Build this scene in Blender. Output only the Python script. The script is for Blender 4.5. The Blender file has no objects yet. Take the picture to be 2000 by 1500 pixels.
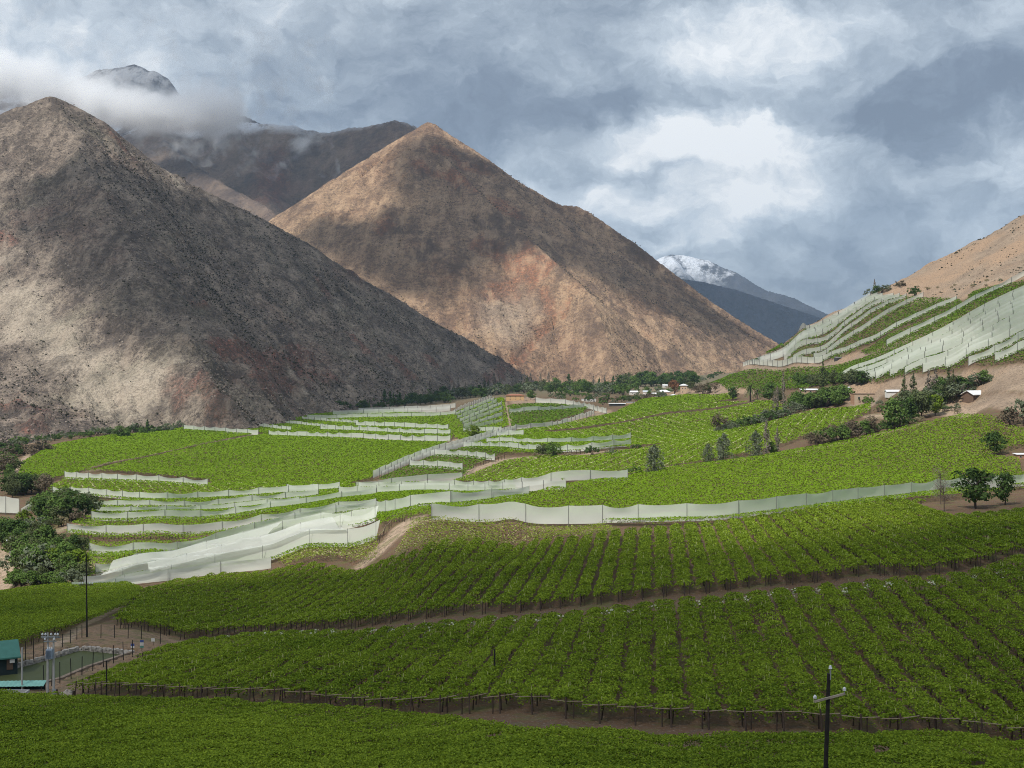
import bpy, math, random
import numpy as np
from mathutils import Vector, Matrix

scene = bpy.context.scene
COL = scene.collection
R = math.radians
F = 2500.0            # focal length in photo pixels (2000 px wide picture)
HY = 690.0            # picture row of the horizon
rng = np.random.default_rng(7)
random.seed(7)

# ---------------------------------------------------------------- camera
cam_d = bpy.data.cameras.new('camera')
cam = bpy.data.objects.new('camera', cam_d)
COL.objects.link(cam)
cam_d.sensor_width = 36.0
cam_d.lens = 36.0 * F / 2000.0
cam_d.shift_y = -(750.0 - HY) / 2000.0
cam_d.clip_start = 0.5
cam_d.clip_end = 90000.0
cam.location = (0, 0, 0)
cam.rotation_euler = (R(90), 0, 0)
scene.camera = cam

# ---------------------------------------------------------------- sun and sky
SUN_EL, SUN_AZ = 50.0, 218.0        # azimuth clockwise from +Y: behind the camera, to the left
sun_dir = Vector((math.sin(R(SUN_AZ)) * math.cos(R(SUN_EL)), math.cos(R(SUN_AZ)) * math.cos(R(SUN_EL)), math.sin(R(SUN_EL))))
sl = bpy.data.lights.new('sun', 'SUN')
sl.energy = 4.6
sl.angle = R(0.5)
sl.color = (1.0, 0.96, 0.89)
so = bpy.data.objects.new('sun', sl)
COL.objects.link(so)
so.rotation_euler = sun_dir.to_track_quat('Z', 'Y').to_euler()
so.location = (0, -50, 300)

scene.view_settings.view_transform = 'Standard'
scene.view_settings.look = 'None'
scene.view_settings.exposure = 0.0
scene.view_settings.gamma = 1.0
scene.render.engine = 'CYCLES'
cy = scene.cycles
cy.use_denoising = True
try:
    cy.denoiser = 'OPENIMAGEDENOISE'
    cy.denoising_input_passes = 'RGB_ALBEDO_NORMAL'
    cy.denoising_prefilter = 'NONE'
except Exception:
    pass
cy.filter_width = 1.0
cy.max_bounces = 8
cy.diffuse_bounces = 2
cy.glossy_bounces = 2
cy.transmission_bounces = 3
cy.transparent_max_bounces = 24
cy.volume_bounces = 7
cy.use_adaptive_sampling = True
cy.adaptive_threshold = 0.01
cy.caustics_reflective = False
cy.caustics_refractive = False


class NT:
    """small node-tree writer"""
    def __init__(self, tree):
        self.t = tree
        self.t.nodes.clear()

    def n(self, typ, **kw):
        nd = self.t.nodes.new(typ)
        for k, v in kw.items():
            setattr(nd, k, v)
        return nd

    def put(self, sock, v):
        if isinstance(v, bpy.types.NodeSocket):
            self.t.links.new(v, sock)
        elif v is not None:
            if sock.type == 'RGBA' and len(v) == 3:
                v = (*v, 1.0)
            sock.default_value = v

    def math(self, op, a, b=None, c=None, clamp=False):
        nd = self.n('ShaderNodeMath', operation=op)
        nd.use_clamp = clamp
        self.put(nd.inputs[0], a)
        self.put(nd.inputs[1], b)
        self.put(nd.inputs[2], c)
        return nd.outputs[0]

    def vmath(self, op, a, b=None, out=0):
        nd = self.n('ShaderNodeVectorMath', operation=op)
        self.put(nd.inputs[0], a)
        self.put(nd.inputs[1], b)
        return nd.outputs[out]

    def scale(self, v, s):
        nd = self.n('ShaderNodeVectorMath', operation='SCALE')
        self.put(nd.inputs[0], v)
        nd.inputs['Scale'].default_value = s
        return nd.outputs[0]

    def noise(self, vec, scale, detail=4, rough=0.55, dist=0.0, out='Fac'):
        nd = self.n('ShaderNodeTexNoise')
        self.put(nd.inputs['Vector'], vec)
        nd.inputs['Scale'].default_value = scale
        nd.inputs['Detail'].default_value = detail
        nd.inputs['Roughness'].default_value = rough
        nd.inputs['Distortion'].default_value = dist
        return nd.outputs[out]

    def voronoi(self, vec, scale, feature='F1', out='Distance', rand=1.0):
        nd = self.n('ShaderNodeTexVoronoi', feature=feature)
        self.put(nd.inputs['Vector'], vec)
        nd.inputs['Scale'].default_value = scale
        nd.inputs['Randomness'].default_value = rand
        return nd.outputs[out]

    def ramp(self, fac, stops, interp='LINEAR'):
        nd = self.n('ShaderNodeValToRGB')
        cr = nd.color_ramp
        cr.interpolation = interp
        while len(cr.elements) < len(stops):
            cr.elements.new(0.5)
        for e, (p, c) in zip(cr.elements, stops):
            e.position = p
            if not hasattr(c, '__len__'):
                c = (c, c, c)
            e.color = (*c[:3], 1.0)
        self.put(nd.inputs[0], fac)
        return nd.outputs[0]

    def mix(self, fac, a, b, blend='MIX'):
        nd = self.n('ShaderNodeMix', data_type='RGBA', blend_type=blend)
        self.put(nd.inputs[0], fac)
        self.put(nd.inputs[6], a)
        self.put(nd.inputs[7], b)
        return nd.outputs[2]

    def attr(self, name, out='Fac'):
        return self.n('ShaderNodeAttribute', attribute_name=name).outputs[out]

    def pos(self):
        return self.n('ShaderNodeNewGeometry').outputs['Position']

    def bump(self, h, strength=0.5, dist=1.0):
        nd = self.n('ShaderNodeBump')
        nd.inputs['Strength'].default_value = strength
        nd.inputs['Distance'].default_value = dist
        self.put(nd.inputs['Height'], h)
        return nd.outputs[0]


# clouded sky: a Nishita sky behind a nearly closed layer of cloud, laid out by compass direction and height
world = bpy.data.worlds.new('World')
scene.world = world
world.use_nodes = True
W = NT(world.node_tree)
out = W.n('ShaderNodeOutputWorld')
bg = W.n('ShaderNodeBackground')
bg.inputs['Strength'].default_value = 0.1
W.t.links.new(bg.outputs[0], out.inputs[0])
sky = W.n('ShaderNodeTexSky', sky_type='NISHITA')
sky.sun_disc = False
sky.sun_elevation = R(SUN_EL)
sky.sun_rotation = R(SUN_AZ)
sky.altitude = 1000
dirn = W.n('ShaderNodeTexCoord').outputs['Generated']
sep = W.n('ShaderNodeSeparateXYZ')
W.put(sep.inputs[0], dirn)
az = W.math('ARCTAN2', sep.outputs[0], sep.outputs[1])
el = W.math('ARCSINE', sep.outputs[2])
# billowing: shift the lookup direction by turbulent noise, coarse and fine
comb = W.n('ShaderNodeCombineXYZ')
W.put(comb.inputs[0], az)
W.put(comb.inputs[1], W.math('MULTIPLY', el, 1.35))
p0 = comb.outputs[0]


def shifted(vec, scale, amp, detail, rough):
    nd = W.n('ShaderNodeVectorMath', operation='SUBTRACT')
    W.put(nd.inputs[0], W.noise(vec, scale, detail, rough, out='Color'))
    nd.inputs[1].default_value = (0.5, 0.5, 0.5)
    return W.vmath('ADD', vec, W.scale(nd.outputs[0], amp))


p1 = shifted(p0, 8.0, 0.10, 5, 0.6)
p2 = shifted(p1, 26.0, 0.045, 8, 0.62)
warp = W.n('ShaderNodeSeparateXYZ')
W.put(warp.inputs[0], p2)
WU = warp.outputs[0]
WV = W.math('MULTIPLY', warp.outputs[1], 1 / 1.35)


def blob(px, py, sx, sy, amp, hard=False):
    u0 = math.atan((px - 1000) / F)
    v0 = math.atan((HY - py) / F)
    su, sv = sx / F, sy / F
    du = W.math('MULTIPLY', W.math('SUBTRACT', WU, u0), 1 / su)
    dv = W.math('MULTIPLY', W.math('SUBTRACT', WV, v0), 1 / sv)
    r2 = W.math('ADD', W.math('MULTIPLY', du, du), W.math('MULTIPLY', dv, dv))
    if hard:
        nd = W.n('ShaderNodeMapRange', interpolation_type='SMOOTHSTEP')
        W.put(nd.inputs[0], r2)
        nd.inputs[1].default_value = 0.62
        nd.inputs[2].default_value = 1.5
        nd.inputs[3].default_value = amp
        nd.inputs[4].default_value = 0.0
        return nd.outputs[0]
    return W.math('MULTIPLY', W.math('EXPONENT', W.math('MULTIPLY', r2, -1.0)), amp)


SKY_BLOBS = [
    (60, 80, 280, 170, 0.17), (330, 190, 260, 90, 0.12), (560, 20, 260, 70, 0.08), (200, 10, 200, 40, -0.06),
    (930, 10, 330, 50, -0.06), (520, 130, 200, 50, -0.03),
    (760, 150, 330, 90, -0.10), (1020, 235, 300, 60, -0.20), (640, 225, 170, 50, -0.12), (1000, 280, 160, 50, -0.10),
    (1260, 150, 260, 70, 0.0), (1200, 195, 220, 35, -0.12),
    (1520, 40, 190, 65, 0.24), (1420, 110, 220, 60, 0.14), (1660, 130, 220, 90, 0.10),
    (1900, 30, 180, 60, -0.12), (1780, 185, 240, 70, -0.08),
    (1870, 245, 190, 80, -0.16, True), (1880, 230, 200, 80, -0.12), (1740, 240, 120, 50, -0.12), (1840, 300, 80, 60, -0.1, True),
    (1330, 325, 350, 105, 0.15, True), (1580, 320, 220, 90, 0.08, True), (1240, 275, 200, 36, 0.12), (1370, 285, 150, 62, 0.30), (1480, 260, 120, 40, 0.14),
    (1230, 345, 150, 30, -0.14), (1440, 355, 110, 45, -0.10), (1290, 425, 210, 70, 0.13, True),
    (1440, 420, 220, 80, 0.10), (1275, 468, 42, 26, -0.24), (1420, 450, 80, 30, -0.05),
    (1960, 320, 120, 80, 0.16, True), (1700, 510, 170, 110, -0.16), (1850, 470, 160, 100, 0.02),
    (1560, 560, 150, 60, -0.05), (1330, 470, 120, 30, 0.12),
]
acc = W.math('ADD', 0.52, 0.0)
for b in SKY_BLOBS:
    acc = W.math('ADD', acc, blob(*b))
fine = W.math('SUBTRACT', W.noise(p1, 10.0, 10, 0.58, 0.0), 0.5)
acc = W.math('MULTIPLY_ADD', fine, 0.72, acc)
fine2 = W.math('SUBTRACT', W.noise(p2, 30.0, 8, 0.6, 0.0), 0.5)
acc = W.math('MULTIPLY_ADD', fine2, 0.55, acc)
acc = W.math('MULTIPLY_ADD', acc, 1.40, -0.23)
ccol = W.ramp(acc, [(0.0, (1.9, 2.3, 2.95)), (0.22, (2.45, 2.95, 3.7)), (0.48, (4.0, 4.65, 5.4)),
                    (0.72, (6.3, 7.0, 7.7)), (1.15, (10.0, 10.2, 10.3))], 'LINEAR')
# near the horizon a blue-grey veil of rain and air
skymix = W.mix(0.93, sky.outputs[0], ccol)
W.put(bg.inputs['Color'], skymix)
# ---------------------------------------------------------------- numeric helpers
def _hash(ix, iy, seed):
    h = (ix.astype(np.int64) * 374761393 + iy.astype(np.int64) * 668265263 + seed * 1442695041) & 0xFFFFFFFF
    h = ((h ^ (h >> 13)) * 1274126177) & 0xFFFFFFFF
    h = h ^ (h >> 16)
    return (h & 0xFFFFFF).astype(np.float64) / float(0xFFFFFF)


def vnoise(x, y, seed=0):
    x = np.asarray(x, float)
    y = np.asarray(y, float)
    ix, iy = np.floor(x), np.floor(y)
    fx, fy = x - ix, y - iy
    fx = fx * fx * fx * (fx * (fx * 6 - 15) + 10)
    fy = fy * fy * fy * (fy * (fy * 6 - 15) + 10)
    a = _hash(ix, iy, seed)
    b = _hash(ix + 1, iy, seed)
    c = _hash(ix, iy + 1, seed)
    d = _hash(ix + 1, iy + 1, seed)
    return (a + (b - a) * fx) * (1 - fy) + (c + (d - c) * fx) * fy - 0.5


def fbm(x, y, octaves=5, seed=0, gain=0.5):
    s, a, t = 0.0, 1.0, 0.0
    for o in range(octaves):
        s = s + a * vnoise(x * (2.03 ** o) + 17.3 * o, y * (2.03 ** o) - 9.1 * o, seed + o)
        t += a
        a *= gain
    return s / t * 2.0


def ridged(x, y, octaves=4, seed=0, gain=0.5):
    s, a, t = 0.0, 1.0, 0.0
    for o in range(octaves):
        s = s + a * (1 - np.abs(vnoise(x * (2.03 ** o) + 3.3 * o, y * (2.03 ** o) + 5.1 * o, seed + o)) * 4)
        t += a
        a *= gain
    return s / t


def sstep(a, b, x):
    t = np.clip((x - a) / (b - a), 0, 1)
    return t * t * (3 - 2 * t)


def inside(poly, x, y):
    """points in polygon, vectorised"""
    c = np.zeros(np.shape(x), bool)
    n = len(poly)
    for i in range(n):
        x1, y1 = poly[i]
        x2, y2 = poly[(i + 1) % n]
        if y1 == y2:
            continue
        m = ((y1 > y) != (y2 > y)) & (x < (x2 - x1) * (y - y1) / (y2 - y1) + x1)
        c ^= m
    return c


def seg_dist(poly, x, y, closed=True):
    d = np.full(np.shape(x), 1e18)
    n = len(poly)
    for i in range(n if closed else n - 1):
        ax, ay = poly[i]
        bx, by = poly[(i + 1) % n]
        ex, ey = bx - ax, by - ay
        L = ex * ex + ey * ey + 1e-9
        t = np.clip(((x - ax) * ex + (y - ay) * ey) / L, 0, 1)
        d = np.minimum(d, (x - ax - t * ex) ** 2 + (y - ay - t * ey) ** 2)
    return np.sqrt(d)


def sdf(poly, x, y):
    d = seg_dist(poly, x, y)
    return np.where(inside(poly, x, y), d, -d)


def dense(line, step):
    """resample a polyline (tuples of any length) about every STEP in its first two numbers"""
    o = []
    for a, b in zip(line[:-1], line[1:]):
        a, b = np.array(a, float), np.array(b, float)
        n = max(1, int(np.hypot(*(b - a)[:2]) / step))
        o += [tuple(a + (b - a) * i / n) for i in range(n)]
    o.append(tuple(np.array(line[-1], float)))
    return o


# ---------------------------------------------------------------- mesh helpers
def mesh_np(name, verts, faces, mat=None, parent=None, attrs=None, smooth=False, link=True, mats=None, mat_idx=None):
    """one mesh object out of numpy arrays; FACES is (n,3) or (n,4)"""
    verts = np.asarray(verts, np.float32).reshape(-1, 3)
    faces = np.asarray(faces, np.int32)
    k = faces.shape[1]
    me = bpy.data.meshes.new(name)
    me.vertices.add(len(verts))
    me.vertices.foreach_set('co', verts.ravel())
    me.loops.add(faces.size)
    me.loops.foreach_set('vertex_index', faces.ravel())
    me.polygons.add(len(faces))
    me.polygons.foreach_set('loop_start', np.arange(0, faces.size, k, dtype=np.int32))
    if smooth:
        me.polygons.foreach_set('use_smooth', np.ones(len(faces), bool))
    for an, (dom, arr) in (attrs or {}).items():
        at = me.attributes.new(an, 'FLOAT', dom)
        at.data.foreach_set('value', np.asarray(arr, np.float32).ravel())
    for m in (mats or ([mat] if mat else [])):
        me.materials.append(m)
    if mat_idx is not None:
        me.polygons.foreach_set('material_index', np.asarray(mat_idx, np.int32))
    me.update(calc_edges=True)
    ob = bpy.data.objects.new(name, me)
    if link:
        COL.objects.link(ob)
    if parent:
        ob.parent = parent
    return ob


def grid_faces(nr, nc, mask=None):
    i = np.arange(nr * nc).reshape(nr, nc)
    f = np.stack([i[:-1, :-1], i[:-1, 1:], i[1:, 1:], i[1:, :-1]], -1).reshape(-1, 4)
    if mask is not None:
        f = f[mask.ravel()]
    return f


class MB:
    """collects boxes, bars and tubes and links them as one mesh"""
    def __init__(self):
        self.v, self.f = [], []

    def add(self, vs, fs):
        o = len(self.v)
        self.v += [tuple(p) for p in vs]
        self.f += [tuple(i + o for i in q) for q in fs]

    def box(self, c, s, rz=0.0, tilt=None):
        hx, hy, hz = s[0] / 2, s[1] / 2, s[2] / 2
        M = Matrix.Rotation(rz, 3, 'Z')
        if tilt is not None:
            M = M @ tilt
        vs = [Vector(c) + M @ Vector((x, y, z)) for z in (-hz, hz) for x, y in ((-hx, -hy), (hx, -hy), (hx, hy), (-hx, hy))]
        self.add(vs, [(3, 2, 1, 0), (4, 5, 6, 7), (0, 1, 5, 4), (1, 2, 6, 5), (2, 3, 7, 6), (3, 0, 4, 7)])

    def tube(self, pts, radii, n=6, cap=True):
        pts = [Vector(p) for p in pts]
        if not hasattr(radii, '__len__'):
            radii = [radii] * len(pts)
        vs, fs = [], []
        for i, p in enumerate(pts):
            d = (pts[min(i + 1, len(pts) - 1)] - pts[max(i - 1, 0)]).normalized()
            a = d.orthogonal().normalized() if abs(d.z) < 0.99 else Vector((1, 0, 0))
            b = d.cross(a).normalized()
            a = b.cross(d)
            for k in range(n):
                t = 2 * math.pi * k / n
                vs.append(p + (a * math.cos(t) + b * math.sin(t)) * radii[i])
        for i in range(len(pts) - 1):
            for k in range(n):
                fs.append((i * n + k, i * n + (k + 1) % n, (i + 1) * n + (k + 1) % n, (i + 1) * n + k))
        if cap:
            fs.append(tuple(reversed(range(n))))
            fs.append(tuple(range((len(pts) - 1) * n, len(pts) * n)))
        self.add(vs, fs)

    def lathe(self, prof, c, n=10):
        vs, fs = [], []
        for r, z in prof:
            for k in range(n):
                t = 2 * math.pi * k / n
                vs.append((c[0] + r * math.cos(t), c[1] + r * math.sin(t), c[2] + z))
        for i in range(len(prof) - 1):
            for k in range(n):
                fs.append((i * n + k, i * n + (k + 1) % n, (i + 1) * n + (k + 1) % n, (i + 1) * n + k))
        fs.append(tuple(reversed(range(n))))
        fs.append(tuple(range((len(prof) - 1) * n, len(prof) * n)))
        self.add(vs, fs)

    def build(self, name, mat, parent=None, smooth=False):
        me = bpy.data.meshes.new(name)
        me.from_pydata(self.v, [], self.f)
        me.materials.append(mat)
        if smooth:
            for p in me.polygons:
                p.use_smooth = True
        me.update()
        ob = bpy.data.objects.new(name, me)
        COL.objects.link(ob)
        if parent:
            ob.parent = parent
        return ob


def tag(o, label=None, cat=None, group=None, kind=None):
    if label:
        o['label'] = label
    if cat:
        o['category'] = cat
    if group:
        o['group'] = group
    if kind:
        o['kind'] = kind
    return o


def empty(name, loc=(0, 0, 0), rz=0.0):
    o = bpy.data.objects.new(name, None)
    o.empty_display_size = 0.5
    COL.objects.link(o)
    o.location = loc
    o.rotation_euler = (0, 0, rz)
    return o


def copy_tree(o, parent=None):
    c = o.copy()
    COL.objects.link(c)
    if parent:
        c.parent = parent
    for ch in list(o.children):
        copy_tree(ch, c)
    return c


def cards(P, size, up=None, tilt=0.6, aspect=0.8, g=None):
    """leaf faces: one small quad at every point, leaning at random"""
    g = g or rng
    n = len(P)
    size = np.broadcast_to(np.asarray(size, float), (n,))
    N = g.normal(size=(n, 3)) * tilt
    N = N + (np.array([0, 0, 1.0]) if up is None else up)
    N /= np.linalg.norm(N, axis=1, keepdims=True) + 1e-9
    T = np.cross(N, g.normal(size=(n, 3)))
    T /= np.linalg.norm(T, axis=1, keepdims=True) + 1e-9
    B = np.cross(N, T)
    s = (size * g.uniform(0.7, 1.3, n) * 0.5)[:, None]
    a = T * s
    b = B * s * aspect
    V = np.stack([P - a * 1.15, P - b, P + a * 1.15, P + b], 1).reshape(-1, 3)
    Fc = np.arange(4 * n).reshape(n, 4)
    return V, Fc


# ---------------------------------------------------------------- materials
def new_mat(name):
    m = bpy.data.materials.new(name)
    m.use_nodes = True
    return m, NT(m.node_tree)


def principled(T, color, rough=0.8, normal=None, spec=0.3, metal=0.0):
    b = T.n('ShaderNodeBsdfPrincipled')
    T.put(b.inputs['Base Color'], color)
    T.put(b.inputs['Roughness'], rough)
    b.inputs['Specular IOR Level'].default_value = spec
    b.inputs['Metallic'].default_value = metal
    if normal is not None:
        T.put(b.inputs['Normal'], normal)
    return b.outputs[0]


def finish(T, shader):
    o = T.n('ShaderNodeOutputMaterial')
    T.put(o.inputs['Surface'], shader)


def mat_plain(name, col, rough=0.7, var=0.25, scale=1.5, metal=0.0, spec=0.3):
    m, T = new_mat(name)
    nz = T.noise(T.pos(), scale, 5, 0.6)
    c = T.mix(T.ramp(nz, [(0.3, 0.0), (0.7, 1.0)]), tuple(x * (1 - var) for x in col), tuple(min(1, x * (1 + var)) for x in col))
    finish(T, principled(T, c, rough, T.bump(nz, 0.25, 0.05), spec, metal))
    return m


def mat_leaf(name, dark, light, trans=0.3, patch=0.02, spread=1.0, dry=None, dryamt=0.0):
    """foliage: every leaf face has its own tone, and broad patches of the crop differ"""
    m, T = new_mat(name)
    r = T.attr('rnd')
    big = T.noise(T.pos(), patch, 4, 0.6)
    f = T.math('ADD', T.math('MULTIPLY', r, 0.65 * spread), T.math('MULTIPLY', T.math('SUBTRACT', big, 0.3), 0.9), clamp=True)
    c = T.mix(f, dark, light)
    if dry:
        c = T.mix(T.ramp(T.math('MULTIPLY_ADD', T.noise(T.pos(), patch * 2.2, 3), 0.7, T.math('MULTIPLY', r, 0.3)), [(0.62 - dryamt, 0.0), (0.78 - dryamt, 1.0)]), c, dry)
    c = T.mix(T.math('GREATER_THAN', r, 1.4), c, (0.46, 0.48, 0.24))
    d = T.n('ShaderNodeBsdfDiffuse')
    T.put(d.inputs[0], c)
    t = T.n('ShaderNodeBsdfTranslucent')
    T.put(t.inputs[0], T.mix(1.0, c, (1.25, 1.15, 0.6), 'MULTIPLY'))
    mx = T.n('ShaderNodeMixShader')
    mx.inputs[0].default_value = trans
    T.put(mx.inputs[1], d.outputs[0])
    T.put(mx.inputs[2], t.outputs[0])
    finish(T, mx.outputs[0])
    return m
# ---------------------------------------------------------------- the valley floor
# heights of the land, given as bearings (picture column, row) and distances read from the size of posts and rows
CP = [
    # the slope under the viewer
    (-500, 1900, 5), (1000, 1900, 5), (2500, 1900, 5), (0, 1690, 40), (1000, 1660, 40), (2000, 1640, 40), (1500, 1600, 65), (500, 1620, 65),
    # front field and the lane behind it
    (0, 1545, 105), (700, 1548, 100), (1400, 1550, 97), (2000, 1550, 95), (0, 1402, 146), (400, 1412, 138), (1400, 1482, 108), (2000, 1492, 107),
    (2000, 1452, 118), (1700, 1441, 119), (1400, 1425, 122), (1150, 1412, 127), (900, 1396, 135), (500, 1377, 150), (200, 1366, 163), (60, 1360, 172), (-200, 1350, 180),
    # second field up to its lane
    (300, 1300, 200), (600, 1300, 178), (1000, 1300, 162), (1500, 1300, 155), (2000, 1290, 152),
    (2000, 1104, 206), (1700, 1125, 208), (1500, 1145, 211), (1300, 1166, 214), (1000, 1198, 221), (700, 1226, 236), (450, 1244, 246), (350, 1254, 240), (190, 1236, 232), (262, 1240, 232),
    (100, 1258, 222), (0, 1276, 215), (0, 1330, 196.5), (120, 1330, 196.5), (250, 1278, 214), (-150, 1300, 208), (160, 1300, 206),
    # third field, its brow
    (2000, 1040, 260), (1950, 1002, 318), (1700, 1016, 310), (1500, 1044, 285), (1300, 1058, 285), (1150, 1066, 305), (1000, 1080, 330), (700, 1120, 345), (400, 1147, 350), (150, 1158, 350), (-50, 1172, 340),
    (100, 1200, 300), (500, 1190, 295), (1000, 1130, 265), (1600, 1080, 245),
    # beyond the brow: nets
    (0, 1150, 395), (190, 1135, 388), (530, 1104, 384), (735, 1046, 374), (600, 1074, 384), (770, 1050, 358), (740, 1082, 350), (800, 1016, 368), (330, 1096, 420),
    (850, 1010, 360), (1000, 1011, 352), (1200, 1015, 341), (1400, 1008, 338), (1600, 990, 352), (1750, 976, 374), (1900, 958, 400), (2000, 945, 430), (1905, 992, 340), (1900, 975, 372),
    # far side of the long net
    (1300, 960, 420), (1100, 952, 440), (1280, 926, 495), (1500, 890, 560), (1700, 860, 600), (1850, 832, 600), (1940, 812, 575), (1990, 902, 470), (1940, 888, 500), (1600, 930, 460), (2060, 830, 560),
    (131, 1034, 470), (315, 1038, 462), (525, 1014, 480), (660, 990, 490), (735, 1005, 450), (880, 982, 450), (1035, 966, 440), (174, 1076, 430), (300, 1075, 430),
    (126, 945, 690), (405, 946, 680), (103, 962, 630), (300, 975, 580), (622, 957, 610), (668, 964, 560), (180, 1000, 530), (1226, 934, 505), (950, 952, 545), (700, 950, 590),
    (-100, 1040, 480), (-100, 940, 700), (40, 1110, 410), (-120, 1110, 430),
    (900, 930, 600), (1050, 888, 660), (1200, 885, 610), (1500, 848, 690), (1680, 803, 700), (1370, 872, 620), (1230, 868, 740), (970, 872, 760), (1080, 880, 700), (1560, 830, 700), (1420, 838, 800),
    (728, 930, 640), (824, 892, 740), (900, 869, 830), (1008, 840, 930),
    (40, 930, 720), (200, 900, 800), (400, 880, 880), (600, 880, 850), (700, 905, 740), (100, 880, 900), (0, 890, 920), (-100, 895, 950), (360, 840, 1130), (500, 848, 1080), (880, 859, 930), (200, 858, 1040),
    (590, 818, 1350), (700, 828, 1180), (880, 840, 1050), (640, 833, 1200), (460, 830, 1250), (600, 806, 1480), (750, 800, 1500), (890, 806, 1280), (980, 784, 1240), (940, 840, 990), (980, 815, 1080), (925, 790, 1450),
    (1005, 783, 1250), (1046, 785, 1240), (1185, 806, 1130), (1140, 801, 1140), (1070, 832, 990), (1146, 812, 1090), (1190, 860, 800), (1350, 812, 960), (1500, 795, 900), (1300, 790, 1120), (1200, 812, 1060),
    (1400, 770, 1200), (1300, 771, 1450), (1205, 790, 1270), (1480, 762, 1100),
    (700, 792, 1750), (450, 812, 1500), (900, 775, 1900), (1050, 762, 2050), (1150, 758, 2050), (1300, 756, 1900), (1400, 748, 1600), (1110, 750, 2400), (1400, 740, 2200), (1390, 752, 1350),
    (0, 870, 1060), (150, 846, 1130), (300, 840, 1200), (-150, 880, 1000), (-300, 880, 1000),
    # right hand slope
    (1450, 722, 1270), (1480, 710, 1240), (1536, 712, 1180), (1607, 705, 1100), (1650, 701, 1040), (1700, 690, 980), (1560, 730, 1090), (1500, 748, 1100), (1600, 748, 960), (1655, 738, 860), (1690, 740, 840), (1800, 722, 760), (1900, 712, 700), (2000, 706, 660),
    (1780, 742, 750), (1900, 735, 690), (2000, 735, 645), (1690, 790, 800), (1750, 764, 745), (1850, 768, 690), (1950, 760, 640), (2000, 790, 600), (1900, 788, 660), (1750, 800, 690), (1640, 785, 830), (1560, 792, 880), (1580, 768, 900),
    (1703, 578, 1150), (1757, 578, 1120), (1803, 577, 1080), (1868, 586, 1000), (1950, 560, 960), (2000, 549, 930), (1731, 672, 930), (1850, 650, 840), (1950, 640, 760), (2000, 600, 800), (1900, 600, 900), (1800, 620, 980), (1650, 640, 1110), (1560, 668, 1180), (2100, 600, 760), (2100, 700, 620), (2100, 540, 900),
    (2000, 415, 1190), (1900, 470, 1200), (1820, 508, 1200), (1755, 546, 1190), (1690, 578, 1190), (1620, 606, 1230), (1570, 636, 1255), (1540, 657, 1270), (1490, 690, 1300), (1450, 715, 1330), (2000, 500, 1020), (1900, 530, 1060), (2200, 320, 1180), (2200, 450, 1000), (2500, 450, 900), (2400, 250, 1150),
    (2000, 428, 1300), (1900, 484, 1300), (1820, 524, 1300), (1755, 562, 1290), (1690, 596, 1290), (1620, 634, 1320), (1540, 684, 1370), (1490, 706, 1390), (1450, 728, 1410), (2300, 330, 1320),
    # behind its crest the land drops to the valley again
    (2000, 560, 1700), (1900, 590, 1700), (1755, 640, 1700), (1620, 700, 1600), (1540, 720, 1700), (1480, 732, 1750), (2300, 520, 1700), (2000, 690, 2600), (1700, 715, 2500), (1500, 725, 2600),
    # far floor
    (0, 740, 4200), (1000, 725, 4200), (1300, 730, 3000), (2000, 710, 4200), (700, 745, 3000), (-500, 760, 3000), (2600, 700, 3000), (-400, 1200, 330), (-400, 1000, 600), (2500, 1100, 210), (2500, 950, 400), (2500, 800, 600), (-500, 1500, 120), (2500, 1500, 100), (2500, 700, 560), (2600, 520, 900),
]
_c = np.array(CP, float)
_cu, _cl, _cv = (_c[:, 0] - 1000) / F * 5.0, np.log(_c[:, 2]), _c[:, 1]


def _ker(au, al, bu, bl):
    return np.sqrt((au[:, None] - bu[None]) ** 2 + (al[:, None] - bl[None]) ** 2 + 1e-4)


_n = len(_c)
_A = np.zeros((_n + 3, _n + 3))
_A[:_n, :_n] = -_ker(_cu, _cl, _cu, _cl)
_A[:_n, :_n] += np.eye(_n) * 0.004
_Pm = np.stack([np.ones(_n), _cu, _cl], 1)
_A[:_n, _n:] = _Pm
_A[_n:, :_n] = _Pm.T
_w = np.linalg.solve(_A, np.concatenate([_cv, np.zeros(3)]))
U0, U1, NU = -0.66, 0.66, 331
L0, L1, NL = math.log(4.0), math.log(4600.0), 361
_gu = np.linspace(U0, U1, NU)
_gl = np.linspace(L0, L1, NL)
TG = np.zeros((NL, NU))
for _i in range(NL):
    _au = _gu * 5.0
    _al = np.full(NU, _gl[_i])
    TG[_i] = -_ker(_au, _al, _cu, _cl) @ _w[:_n] + _w[_n] + _w[_n + 1] * _au + _w[_n + 2] * _al
# ease the kinks
for _k in range(3):
    _p = np.pad(TG, 1, mode='edge')
    TG = (_p[:-2, 1:-1] + _p[2:, 1:-1] + _p[1:-1, :-2] + _p[1:-1, 2:] + 4 * _p[1:-1, 1:-1]) / 8
ZG = -(TG - HY) / F * np.exp(_gl)[:, None]


def _bil(G, u, l):
    fu = np.clip((u - U0) / (U1 - U0) * (NU - 1), 0, NU - 1.001)
    fl = np.clip((l - L0) / (L1 - L0) * (NL - 1), 0, NL - 1.001)
    iu, il = fu.astype(int), fl.astype(int)
    a, b = fu - iu, fl - il
    return (G[il, iu] * (1 - a) + G[il, iu + 1] * a) * (1 - b) + (G[il + 1, iu] * (1 - a) + G[il + 1, iu + 1] * a) * b


def ground(x, y):
    """height of the land at plan position x, y"""
    x = np.asarray(x, float)
    y = np.maximum(np.asarray(y, float), 4.05)
    z = _bil(ZG, x / y, np.log(y))
    rough = sstep(60, 140, y)
    z = z + fbm(x / 45, y / 45, 3, 5) * 0.5 * rough
    return z


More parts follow.
